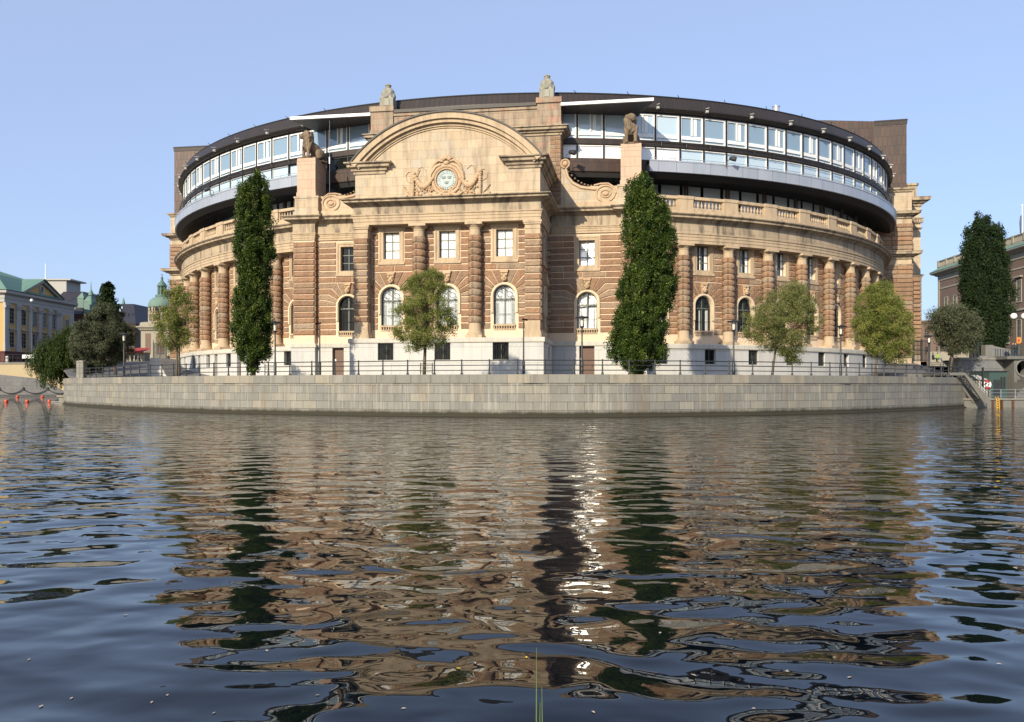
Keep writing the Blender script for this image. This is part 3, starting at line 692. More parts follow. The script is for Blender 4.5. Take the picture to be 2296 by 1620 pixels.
# parapets with volutes on the wings
for sg in (-1, 1):
    out = [(9.6, 19.9), (9.6, 24.9)]+[(10.25+.52*math.sin(t), 24.4+.52*math.cos(t)) for t in np.linspace(-.6, 2.2, 6)]+[(10.35, 23.85), (10.6, 23.2), (11.1, 22.6), (11.8, 22.2), (12.5, 22.05), (13.2, 22.12)]+[(14.25+1.0*math.sin(t), 21.35+.95*math.cos(t)) for t in np.linspace(-.7, 1.0, 7)]+[(15.1, 22.05), (15.75, 22.05), (15.75, 19.9)]
    out = [(p[0]*sg, p[1]) for p in out]; pw = MB(); n = len(out)
    if sg > 0: out = out[::-1]
    F0, F1 = 8.15, 8.75
    vs = [(p[0], F0, p[1]) for p in out]+[(p[0], F1, p[1]) for p in out]
    fs = [tuple(range(n)), tuple(range(2*n-1, n-1, -1))]+[(i, i+n, (i+1) % n+n, (i+1) % n) for i in range(n)]
    pw.add(vs, fs); 
    o = pw.build('scrolled_parapet', 'ashlar', B)
    d = MB(); f = lambda x, z, oo=0: (x*sg, F0-oo, z)
    d.tube([f(10.3, 23.9, .05), f(10.5, 23.1, .05), f(11.0, 22.45, .05), f(11.8, 21.98, .05), f(12.6, 21.85, .05), f(13.3, 21.75, .05)], .14, 6)
    d.tube([f(10.3, 23.9, .1)]+[f(10.25+.42*math.sin(t), 24.4+.42*math.cos(t), .1) for t in np.linspace(2.6, -3.0, 14)], .10, 6)
    d.ball(f(10.25, 24.4, .0), .32, .3, .32)
    for (rx, rz, t_) in ((.92, .78, .10), (.5, .36, .08)): d.tube([f(14.25+rx*math.cos(t), 21.3+rz*math.sin(t), .04) for t in np.linspace(0, 2*PI, 25)], t_, 6)
    d.ball(f(14.25, 21.3, 0), .36, .18, .24)
    d.tube([f(13.1, 22.15, .04), f(13.8, 22.3, .04), f(14.5, 22.3, .04), f(15.05, 21.95, .04), f(15.3, 21.3, .04)], .09, 6)
    for i in range(9):
        t = i/8; x = 10.55+2.6*t; z = 22.05+1.5*(1-t)**2.2; d.ball(f(x, z+.12, -.3), .13, .25, .08, 6, 4)
    d.build('volute_carving', 'carved', o, smooth='auto')
    cp = MB(); x0, x1 = sorted((8.8*sg, 18.1*sg)); cp.box(x0, x1, 7.7 if False else 8.02, 8.9, 19.9, 20.5); cp.build('parapet_plinth', 'cream', B)
    # lion pedestal
    x0, x1 = sorted((15.75*sg, 17.75*sg)); p = MB()
    p.box(x0, x1, 7.6, 10.5, 22.05, 25.3)
    pd = p.build('lion_pedestal', 'peds', B)
    c2 = MB(); c2.box(x0-.02, x1+.02, 7.58, 10.52, 25.3, 25.75); c2.box(x0+.0, x1-.0, 7.62, 10.5, 25.75, 26.0); c2.box(x0-.06, x1+.06, 7.54, 10.56, 22.02, 22.42)
    c2.build('cap_slab', 'peds', pd)
    c3 = MB(); c3.box(x0-.25, x1+.3, 7.55, 10.6, 20.4, 21.95); c3.box(x0-.4, x1+.45, 7.42, 10.7, 19.85, 20.4); c3.box(x0-.33, x1+.38, 7.48, 10.65, 21.8, 22.0); c3.build('pedestal_base', 'ashlar', pd)
# --- the pediment ----------------------------------------------------------
ped = MB(); PW = 8.7
zi = 22.75; rise = 4.2; RR = (PW**2+rise**2)/(2*rise); zc = zi+rise-RR
N = 32; a_ = math.asin(PW/RR)
top = [(RR*math.sin(-a_+2*a_*i/N), zc+RR*math.cos(-a_+2*a_*i/N)) for i in range(N+1)]
loop = [(-PW, 19.6)]+[(PW, 19.6)]+top[::-1]
def prism(mb, pts, y0, y1, r=.5, mi=0):
    n = len(pts); vs = [(p[0], y0, p[1]) for p in pts]+[(p[0], y1, p[1]) for p in pts]
    mb.add(vs, [tuple(range(n)), tuple(range(2*n-1, n-1, -1))]+[(i, i+n, (i+1) % n+n, (i+1) % n) for i in range(n)], r, None, mi)
prism(ped, loop, .0, 7.9)
pe = ped.build('pediment_wall', 'ashlar', B)
ar = MB(); dk = MB()
def band_arc(mb, r0, r1, y0, y1, am, n=40):
    P = []
    for i in range(n+1):
        t = -am+2*am*i/n; P.append((r0*math.sin(t), zc+r0*math.cos(t), r1*math.sin(t), zc+r1*math.cos(t)))
    for p, q in zip(P[:-1], P[1:]):
        vs = [(p[0], y0, p[1]), (q[0], y0, q[1]), (q[2], y0, q[3]), (p[2], y0, p[3]), (p[0], y1, p[1]), (q[0], y1, q[1]), (q[2], y1, q[3]), (p[2], y1, p[3])]
        mb.add(vs, [(0, 1, 2, 3), (3, 2, 6, 7), (1, 0, 4, 5)], .5)
    for p, fl in ((P[0], 0), (P[-1], 1)):
        vs = [(p[0], y0, p[1]), (p[2], y0, p[3]), (p[2], y1, p[3]), (p[0], y1, p[1])]; mb.add(vs, [(0, 1, 2, 3) if not fl else (3, 2, 1, 0)], .5)
am = math.asin((PW+.2)/(RR+.2))
band_arc(ar, RR-1.02, RR-.86, -.10, 0, am*.97); band_arc(ar, RR-.86, RR-.62, -.22, 0, am*.975); band_arc(ar, RR-.62, RR-.30, -.52, 0, am*.99); band_arc(ar, RR-.30, RR+.22, -.74, 0, am)
ar.build('pediment_arch_moulding', 'cream', pe, smooth='auto')
band_arc(dk, RR+.22, RR+.36, -.86, 7.9, am*1.01); dk.build('pediment_roof_sheet', 'lead', pe, smooth='auto')
IP = [(0, 21.95), (.12, 21.97), (.14, 22.2), (.3, 22.25), (.34, 22.5), (.62, 22.55), (.62, 22.78), (.85, 22.86), (.86, 22.98), (-.3, 23.02)]
for P_ in ([(-PW, 7.9), (-PW, 0), (-5.9, 0), (-5.9, .4)], [(5.9, .4), (5.9, 0), (PW, 0), (PW, 7.9)]): im = MB(); im.sweep(P_, IP, caps=False); im.build('impost_cornice', M['corn'], pe, smooth='auto')
# cartouche
ct = MB(); zc2 = 21.15; cxx = .05
for (r0, tt, o) in ((1.28, .17, .02), (1.02, .10, .10)): ct.tube([(cxx+r0*math.sin(t), -o, zc2+r0*1.02*math.cos(t)) for t in np.linspace(0, 2*PI, 33)], tt, 8)
for i in range(7): t = -.9+1.8*i/6; ct.ball((cxx+.44*math.sin(t), -.16, 22.75+.5*math.cos(t)), .13, .14, .24, 8, 6, Matrix.Rotation(t, 3, 'Y'))
ct.ball((cxx, -.1, 22.7), .3, .2, .22)
for sg in (-1, 1):
    f = lambda x, z, o=.1: (cxx+sg*x, -o, z)
    ct.tube([f(.3, 22.85), f(.75, 22.95), f(1.2, 22.6), f(1.5, 22.05)], [.1, .16, .14, .06], 6)
    ct.tube([f(.5, 22.6), f(1.0, 22.4), f(1.45, 21.8), f(1.6, 21.2)], [.16, .2, .22, .16], 6)
    # fruit festoon
    for i in range(13):
        t = i/12; x = 1.35+1.75*t; z = 21.25-.95*math.sin(PI*min(1, t*1.0))*.95+.55*t
        ct.ball(f(x, z, .14), .2+.06*math.sin(PI*t), .22, .2+.07*math.sin(PI*t), 8, 6)
        if i % 2: ct.ball(f(x+.05, z+.22, .1), .13, .12, .13, 6, 5)
    for i in range(11): ct.ball(f(3.15+random.uniform(-.03, .03), 21.85-.21*i, .12), .2-.006*i, .2, .17, 8, 6)
    ct.tube([f(3.2, 22.0, .05), f(3.6, 22.05, .05), f(3.85, 21.7, .05), f(3.75, 21.2, .05), f(3.35, 21.0, .05)], .03, 5)
    ct.tube([f(1.9, 22.1, .05), f(2.3, 22.45, .05), f(2.65, 22.3, .05), f(2.75, 21.8, .05)], .03, 5)
    ct.tube([f(2.5, 22.2, .05), f(2.75, 21.6, .05), f(3.0, 21.95, .1)], .05, 5)
    # scroll at the foot and leaf carving
    ct.tube([f(1.15, 20.35), f(.85, 20.1), f(.45, 20.15), f(.35, 20.4), f(.6, 20.5), f(.7, 20.33)], .09, 6)
    ct.tube([f(.2, 20.1), f(.6, 19.82), f(1.2, 19.8), f(1.7, 20.1)], [.12, .14, .12, .05], 6)
    for i in range(26):
        a = random.uniform(-1.4, 1.4); x = 1.9+random.uniform(-.5, .6)+.4*math.sin(a); z = 20.15+random.uniform(-.2, .35); L = random.uniform(.25, .5)
        ct.tube([f(x, z, .03), f(x+L*.5*math.sin(a), z+L*.5*math.cos(a), .16), f(x+L*math.sin(a), z+L*math.cos(a), .05)], [.07, .07, .015], 5)
    for i in range(22):
        x = random.uniform(1.5, 4.1); z = 19.78+random.uniform(0, .22)*(1 if x > 3 else 1.5); ct.ball(f(x, z, .05), random.uniform(.08, .16), .12, random.uniform(.08, .14), 6, 5)
    for i in range(7): ct.tube([f(3.4, 19.9, .03), f(3.6+.08*i, 20.1+.09*i, .12), f(3.95-.02*i, 20.3+.1*i-.3*(i > 3), .03)], [.05, .05, .02], 5)
ct.build('carved_cartouche', 'carved', pe, smooth='auto')
sl = MB(); r_ = .88
sl.lathe([(r_, 0), (r_, .06)], 0, 0, 0, 32, r=.5); sl.lathe([(r_*.76, .06), (r_*.78, .1), (r_*.72, .1)], 0, 0, 0, 32, r=.4, cap=False)
for (x, z) in ((-.27, .22), (.27, .22), (0, -.26)):
    sl.tube([(x-.17, z+.02, .08), (x-.08, z-.05, .1), (x+.08, z-.05, .1), (x+.17, z+.02, .08)], .045, 6)
    for k in range(5): q = -.16+.08*k; sl.tube([(x+q*.8, z-.02, .09), (x+q*1.15, z+.13-.3*abs(q)*.3, .09)], .03, 5)
for k in range(26):
    if k % 7 == 0: continue
    t = 2*PI*k/26; c_, s_ = math.cos(t), math.sin(t); w = random.choice((.0, .05, .07))
    sl.tube([(c_*r_*.81, s_*r_*.81, .07), (c_*r_*.95, s_*r_*.95, .07)], .022, 4)
    if w: sl.tube([(c_*r_*.88, s_*r_*.88, .07), (c_*r_*.88-s_*w, s_*r_*.88+c_*w, .07)], .02, 4); sl.tube([(c_*r_*.94, s_*r_*.94, .07), (c_*r_*.94-s_*w, s_*r_*.94+c_*w, .07)], .02, 4)
so = sl.build('seal_disc', 'sealmetal', pe, smooth='auto'); so.location = (cxx, -.02, zc2); so.rotation_euler = (R(90), 0, 0)
M_dummy = 0
# --- attic behind the pediment ---------------------------------------------
at_ = MB(); AZ = 30.75
at_.box(-9.8, 9.8, 8.05, 12.0, 19.5, 30.0)
ao = at_.build('attic_wall', 'ashlar_small', B)
q = MB()
for a, b, z in ((-9.8, -7.5, 31.05), (7.5, 9.8, 31.05)):
    q.box(a-.04, b+.04, 7.85, 10.2, 28.25, 30.5); q.box(a-.15, b+.12, 7.7, 10.4, 30.5, z)
    q.box(a-.1, b+.1, 7.78, 10.3, 28.1, 28.6)
q.box(-7.46, 7.46, 7.92, 12, 30.0, 30.3)
q.build('attic_corner_post', 'ashlar_small', ao)
q = MB(); q.box(-7.38, 7.38, 7.78, 12.2, 30.3, 30.62); q.build('attic_coping', 'lead', ao)
q = MB(); CP = [(0, 27.25), (.08, 27.3), (.1, 27.5), (.3, 27.55), (.34, 27.72), (.6, 27.76), (.62, 27.95), (.78, 28.02), (.78, 28.1), (-.2, 28.2)]
q.sweep([(-9.85, 12), (-9.85, 8.0), (9.85, 8.0), (9.85, 12)], CP, caps=False); q.build('attic_cornice', M['corn'], ao, smooth='auto')
q = MB()
for k in range(16):
    z = 20.3+.43*k
    if z > 27.0: break
    for a, b in ((8.75, 9.82), (-9.82, -8.75)): block_row(q, flat(8.04), a, b, z, z+.43, .06, .6, .03)
    block_row(q, sideR(9.8), 8.1, 11.5, z, z+.43, .06, 1.0, .03)
q.build('attic_rustic_blocks', 'rustic', ao)
# --- glazed copper storey ----------------------------------------------------
GA, GB = 52.9, 47.6
def gpath(o, p0, p1, st=1.5): return arcpath(GA+o, GB+o, p0, p1, st)
gm = ringmap(GA, GB)
PM = 96
q = MB()
q.sweep(gpath(0, -PM, PM), [(-.3, 30.55), (.35, 30.55), (.55, 30.75), (.5, 31.1), (.0, 32.15), (-.4, 32.3), (-3.0, 32.45)], caps=False)
rf = q.build('copper_roof_fascia', 'copper_dark', B, smooth='auto')
q = MB()
q.sweep(gpath(0, -PM, PM), [(-.42, 32.3), (-.1, 32.22), (-.06, 32.34), (-.42, 32.42)], caps=False); q.build('roof_edge_trim', 'black', rf); q = MB()
q.sweep(gpath(0, -PM, PM), [(.3, 30.9), (.62, 30.9), (.62, 30.82), (.3, 30.78)], caps=False); q.build('lamp_rail', 'black', rf)
q = MB(); P = gpath(-3, -PM, PM); c0 = (0, V0, 32.5)
q.add([(p[0], p[1], 32.45) for p in P]+[c0], [(i, i+1, len(P)) for i in range(len(P)-1)]); q.build('flat_roof', 'lead', rf)
# floor bands, mullions
q = MB(); 
q.sweep(gpath(0, -PM, PM), [(-.35, 26.97), (.02, 26.97), (.1, 27.05), (.1, 27.6), (.0, 27.66), (-.35, 27.66)], caps=False)
q.sweep(gpath(0, -PM, PM), [(-.3, 30.42), (.04, 30.42), (.04, 30.6), (-.3, 30.6)], caps=False)
q.build('copper_floor_band', 'copper_dark', B, smooth='auto')
q = MB(); 
for o, z in ((.28, 27.5), (.42, 27.1)): 
    P = gpath(o, -PM, -19.8)+[]; 
    for rng in ((-PM, -19.5), (19.5, PM)): q.tube([(*p, z) for p in gpath(o, *rng)], .035, 5)
for p in np.arange(-92, 92.1, 3.0):
    if abs(p+.2) < 19.4: continue
    x, y, _ = gm((p-.2)*DEG, 0, .1); x2, y2, _ = gm((p-.2)*DEG, 0, .5); q.tube([(x, y, 27.3), (x2, y2, 27.5), (x2, y2, 27.08), (x, y, 27.05)], .03, 4)
q.build('maintenance_rail', 'frame_dark', B)
MU = [-.2+12.5+3.0*k for k in range(29)]; MUS = sorted([-.2-12.5-3.0*k+.0 for k in range(29)]+[-.2+3.0*k-9.5+.0 for k in range(0, 8)]+MU)
MUS = [-.2+3.0*(k)+.5 for k in range(-31, 32)]; MUS = [m for m in MUS if abs(m) < 95]
for m in MUS: q = MB(); q.mbox(gm, m*DEG-.07, m*DEG+.07, 25.6, 30.5, -.2, .06, .5); q.build('mullion', 'frame_dark', B)
for i, (a, b) in enumerate(zip(MUS[:-1], MUS[1:])):
    mid = (a+b)/2
    if abs(mid) > 84: continue
    if abs(mid) < 9.4 and abs(mid) > -1: continue       # hidden by the attic
    S0, S1 = a*DEG+.09, b*DEG-.09
    w = MB()
    w.mbox(gm, S0, S1, 27.98, 28.34, -.12, -.02, .5); w.mbox(gm, S0, S1, 27.68, 27.76, -.12, -.02, .5)
    w.mbox(gm, S0, S0+.09, 27.76, 30.4, -.119, -.021, .5); w.mbox(gm, S1-.16, S1-.0, 27.76, 30.4, -.121, -.019, .5); w.mbox(gm, S0+.09, S1-.16, 30.24, 30.40, -.12, -.02, .5)
    if i % 2: w.mbox(gm, S0+1.18, S0+1.34, 28.42, 30.24, -.12, -.02, .5)
    o = w.build('upper_window', 'white', B)
    g = MB(); P = [(S0, 27.7), (S1, 27.7), (S1, 30.38), (S0, 30.38)]; e = random.uniform(-.012, .012)
    g.add([gm(p[0], p[1], -.14+(e if j < 2 else -e)) for j, p in enumerate(P)], [(0, 1, 2, 3)], .5, P)
    g.build('pane', 'pane_blue_light' if 0 < mid < 24 else 'pane_blue', o)
    if i % 2:
        g = MB(); g.mbox(gm, S0+1.5, S0+1.85, 28.45, 30.2, -.13, -.125, .5); g.build('curtain', 'white', o)
    w = MB(); w.mbox(gm, S0, S1, 25.62, 25.70, -.1, -.02, .5); w.mbox(gm, S0, S0+.05, 25.7, 26.86, -.1, -.02, .5); w.mbox(gm, S1-.05, S1, 25.7, 26.86, -.1, -.02, .5); w.mbox(gm, S0, S1, 26.86, 26.95, -.1, -.02, .5)
    o = w.build('ribbon_window', 'white' if not (-24 < mid < 0) else 'frame_dark', B)
    g = MB(); P = [(S0, 25.65), (S1, 25.65), (S1, 26.9), (S0, 26.9)]
    g.add([gm(p[0], p[1], -.12) for p in P], [(0, 1, 2, 3)], .5, P)
    g.build('pane', 'pane_white' if 0 < mid < 24.5 else ('pane_dark' if -20 < mid < 0 else 'pane_blue_light'), o)
# eave lamps and antenna rods
for k, m in enumerate(MUS):
    if abs(m) > 80: continue
    if k % 2 == 0 and abs(m) > 19:
        l = MB(); l.poly(gm, [(m*DEG-.16, 30.72), (m*DEG+.16, 30.72), (m*DEG+.10, 31.0), (m*DEG-.10, 31.0)], .5, .8, .03)
        x, y, z = gm(m*DEG, 31.1, .4); x2, y2, _ = gm(m*DEG, 0, 1.0); l.tube([(x, y, 31.25), (x2, y2, 31.15)], .05, 5); l.build('eave_lamp', 'greyrender', B)
    if k % 2 and abs(m) > 12:
        l = MB(); a = gm(m*DEG, 32.15, -.1); b = gm(m*DEG-.35, 32.5, .15); l.tube([a, b], .035, 5); l.build('roof_edge_bracket', 'iron', B)
# silver parapet and black soffit
for p0, p1 in ((20.2, PM), (-PM, -20.2)):
    q = MB(); q.sweep(gpath(0, p0, p1), [(.2, 24.22), (1.0, 24.16), (1.08, 24.2), (1.08, 25.22), (1.12, 25.26), (1.12, 25.4), (.9, 25.42), (.88, 25.0), (-.2, 24.9)]); q.build('silver_parapet', 'silver', B, smooth='auto')
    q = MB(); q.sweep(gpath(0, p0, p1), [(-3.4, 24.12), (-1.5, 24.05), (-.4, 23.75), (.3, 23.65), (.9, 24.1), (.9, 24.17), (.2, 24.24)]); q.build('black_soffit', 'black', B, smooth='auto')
    q = MB(); 
    for z in (25.62,): q.tube([(*p, z) for p in gpath(.95, p0, p1)], .03, 5)
    m = p0
    while m < p1: x, y = ringpt(m, GA+.95, GB+.95); q.tube([(x, y, 25.38), (x, y, 25.63)], .025, 4); m += 1.5
    q.build('parapet_rail', 'silver', B)
q = MB(); q.sweep(gpath(0, -20.2, 20.2), [(-.4, 24.22), (.1, 24.22), (.12, 24.3), (.12, 25.55), (.0, 25.62), (-.3, 25.62)]); q.build('copper_spandrel', 'copper', B, smooth='auto')
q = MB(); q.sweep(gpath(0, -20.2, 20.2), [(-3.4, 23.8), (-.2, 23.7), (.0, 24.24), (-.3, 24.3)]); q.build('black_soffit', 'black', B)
# recessed glazing
RA2, RB2 = 49.5, 44.2; rm = ringmap(RA2, RB2)
q = MB(); q.sweep(arcpath(RA2, RB2, -PM, PM), [(-.1, 19.5), (-.1, 21.6)], caps=False); q.sweep(arcpath(RA2, RB2, -PM, PM), [(-.1, 24.0), (-.1, 24.3)], caps=False)
q.sweep(arcpath(RA2-.8, RB2-.8, -PM, PM), [(0, 19.5), (0, 24.3)], caps=False); q.build('recessed_wall', 'frame_dark', B)
k = 0
for p in np.arange(-80, 80.1, 3.0):
    if abs(p) < 10: continue
    S0, S1 = (p-1.3)*DEG, (p+1.3)*DEG
    w = MB(); w.mbox(rm, S0-.05, S0, 21.6, 24.0, -.08, 0, .5); w.mbox(rm, S1, S1+.05, 21.6, 24.0, -.08, 0, .5); w.mbox(rm, S0, S1, 21.55, 21.62, -.08, 0, .5)
    o = w.build('recessed_window', 'frame_dark', B); g = MB(); P = [(S0, 21.62), (S1, 21.62), (S1, 24.0), (S0, 24.0)]; g.add([rm(t[0], t[1], -.05) for t in P], [(0, 1, 2, 3)], .5, P); g.build('pane', 'pane_pale', o)
    if k % 2 == 0: c = MB(); x, y, _ = rm((p-1.5)*DEG, 0, 1.0); c.lathe([(.24, 19.8), (.24, 23.8)], x, y, 0, 12, r=.5, cap=False); c.build('round_post', 'copper', B, smooth=True)
    k += 1
q = MB(); q.sweep(arcpath(A1-.6, B1-.6, -PM, PM), [(0, 19.72), (-4.5, 19.8)], caps=False); q.sweep([(-18, 8.9), (18, 8.9)], [(0, 19.7), (-6, 19.75)], caps=False); q.build('terrace_floor', 'lead', B)
# straight roof overhangs beside the attic, white fronted
for sg in (-1, 1):
    x0, x1 = (9.85, 18.95) if sg > 0 else (-18.6, -9.85)
    q = MB(); q.box(x0, x1, 7.7, 7.95, 30.12, 30.4); q.build('canopy_beam', 'white', B)
    q = MB(); e = ringpt(19.2*sg, GA, GB); inner = [ringpt(a*sg, GA, GB) for a in (10.5, 13, 16, 19.2)]
    pts = [(9.85*sg, 7.96)]+[(x1 if sg > 0 else x0, 7.96)]+[(p[0], p[1]+.3) for p in inner[::-1]]
    n = len(pts); q.add([(p[0], p[1], 30.12) for p in pts]+[(p[0], p[1], 30.36) for p in pts], [tuple(range(n)), tuple(range(2*n-1, n-1, -1))]+[(i, i+n, (i+1) % n+n, (i+1) % n) for i in range(n)])
    q.build('canopy_slab', 'copper', B)
# floodlights on the parapet
def floodlight(u, v, z, a):
    q = MB(); q.tube([(u, v, z-.5), (u, v, z+.1)], .04, 6); q.tube([(u, v, z+.1), (u+.45*math.sin(a), v-.45*math.cos(a), z+.25)], .035, 5)
    cx, cy = u+.55*math.sin(a), v-.55*math.cos(a)
    q.tube([(cx-.2*math.sin(a), cy+.2*math.cos(a), z+.38), (cx+.1*math.sin(a), cy-.1*math.cos(a), z+.3), (cx+.45*math.sin(a), cy-.45*math.cos(a), z+.2)], [.16, .24, .27], 10); q.build('floodlight', 'iron', B)
x, y = ringpt(29.3, GA+1.3, GB+1.3); floodlight(x, y, 25.55, 1.2)
x, y = ringpt(-37.5, GA+1.3, GB+1.3); floodlight(x, y, 25.55, -1.3)
floodlight(10.3, 8.6, 25.3, 1.2)
# cable-thin downpipe / mast on the left wing
q = MB(); q.tube([(-14.35, 8.0, 21.8), (-14.35, 8.0, 29.9)], .014, 5); q.tube([(-14.35, 8.0, 25.4), (-14.35, 8.0, 26.1)], .08, 6); q.build('thin_mast', 'silver', B)
# roof vent
X, Y, Z = at(1740, 255, 118); 
dx, dy = X-OX, Y-OY; vu, vv = dx*math.cos(TH)-dy*math.sin(TH), dx*math.sin(TH)+dy*math.cos(TH)
q = MB(); q.lathe([(.48, Z-1.5), (.48, Z+.9), (.54, Z+.92), (.54, Z+1.05), (.45, Z+1.05), (.45, Z+.6)], vu, vv, 0, 20); q.build('steel_flue', 'silver', B, smooth='auto')
q = MB(); q.lathe([(.5, Z-3.0), (1.8, Z-.55), (1.9, Z-.4), (1.8, Z-.3), (.4, Z-.25)], vu-.6, vv, 0, 24); q.build('round_roof_cowl', 'frame_dark', B, smooth='auto')
# --- end blocks with the copper towers ------------------------------------------
for sg in (-1, 1):
    def X(a, b): return (a, b) if sg > 0 else (-b, -a)
    e = MB(); a, b = X(47.5, 55.3 if sg > 0 else 57.0); e.box(a, b, 48.3, 62, 2.5, 29.6); a2, b2 = X(50, 57.8 if sg > 0 else 57.0); e.box(a2, b2, 52.5, 62, 2.5, 29.3)
    o = e.build('end_block', 'ashlar', B)
    rb = MB(); oe = 56.3 if sg > 0 else 56.6
    for z0, z1 in ((6.7, 18.9), (21.3, 25.0)):
        z = z0
        while z < z1-.3:
            a, b = X(48, 54.2); 
            aa, bb = X(50.5, 55.35 if sg > 0 else 57.05); h = .62
            block_row(rb, flat(48.27), aa, bb, z, z+h, .16, 2.6, .07)
            if z < 17.5: aa, bb = X(55.3, 57.9 if sg > 0 else 57.1); block_row(rb, flat(52.45), aa, bb, z, z+h, .2, 3, .09)
            mp = sideR(55.3) if sg > 0 else sideL(-57.0)
            if sg < 0: rb.poly(mp, [(-52, z+.04), (-48.2, z+.04), (-48.2, z+h-.04), (-52, z+h-.04)], 0, .16, .07)
            else: rb.poly(mp, [(48.2, z+.04), (52, z+.04), (52, z+h-.04), (48.2, z+h-.04)], 0, .16, .07)
            z += h
    rb.build('rustic_blocks', 'rustic', o, smooth=False)
    cn = MB(); xo = 55.3 if sg > 0 else 57.0
    def pth(o_=0):
        return [(47.0, 48.2), (xo, 48.2), (xo, 60)] if sg > 0 else [(-xo, 60), (-xo, 48.2), (-47.0, 48.2)]
    def cor(mb, P, z, h, out): mb.sweep(P, [(0, z), (.1, z+.02), (.14, z+h*.3), (out*.45, z+h*.36), (out*.5, z+h*.55), (out*.9, z+h*.6), (out*.93, z+h*.85), (out, z+h), (-.3, z+h+.08)], caps=False)
    cor(cn, pth(), 20.0, 1.0, 1.15); cor(cn, pth(), 25.7, .9, 1.0); cor(cn, pth(), 29.4, .55, .4); cor(cn, pth(), 6.2, .35, .3); cor(cn, pth(), 19.0, .3, .15)
    if sg > 0:
        P2 = [(xo-.2, 52.4), (57.85, 52.4), (57.85, 60)]; cor(cn, P2, 28.2, 1.2, 1.1); cor(cn, P2, 26.1, .4, .3); cor(cn, P2, 17.8, .5, .35); cor(cn, P2, 24.9, .25, .12); cor(cn, P2, 7.6, .3, .15)
        cn.box(55.6, 57.4, 52.8, 55, 29.4, 31.3); cn.box(55.4, 57.6, 52.6, 55, 31.3, 31.6)
        for i in range(5): cn.ball((56.6+.33*i, 52.3, 26.0), .2, .2, .34, 6, 5)
    cn.build('end_block_cornice', M['corn'], o, smooth='auto')
    t = MB(); a, b = X(44.5, 55.0 if sg > 0 else 56.2)
    TZ = 40.1 if sg > 0 else 41.2
    pts = [(47.0, 58.0 if False else 50.4), (55.0 if sg > 0 else 56.0, 49.9)]
    vs = []
    outer = 55.1 if sg > 0 else 57.5
    plan = [(34*sg, 50.5), (50.8*sg, 50.2), (outer*sg, 49.9), (outer*sg, 66), (34*sg, 66)]
    if sg < 0: plan = [(42*sg, 50.5), (51.5*sg, 50.2), (outer*sg, 50.2), (outer*sg, 66), (42*sg, 66)]
    n = len(plan)
    t.add([(p[0], p[1], 28.5) for p in plan]+[(p[0], p[1], TZ+(1.3 if i in (0, 4) else 0)) for i, p in enumerate(plan)], [(i, (i+1) % n, (i+1) % n+n, i+n) for i in range(n)]+[tuple(range(n, 2*n))])
    o2 = t.build('copper_tower', 'copper', B)
    cp = MB(); P = plan[:4] if sg > 0 else plan[:4][::-1]
    cp.sweep(plan[1:4] if sg > 0 else plan[1:4][::-1], [(-.1, TZ-.7), (.06, TZ-.7), (.1, TZ-.2), (.14, TZ), (.0, TZ+.06), (-.4, TZ+.06)], caps=False); cp.build('tower_trim', 'copper_dark', o2)
# core mass so that nothing is hollow from the side
q = MB(); P = [ringpt(p, 46, 42) for p in range(-96, 97, 6)]+[(40, 80), (-40, 80)]; n = len(P)
q.add([(p[0], p[1], 2.5) for p in P]+[(p[0], p[1], 30) for p in P], [(i, (i+1) % n, (i+1) % n+n, i+n) for i in range(n)]+[tuple(range(n, 2*n))]); q.build('building_core', 'ashlar_small', B)

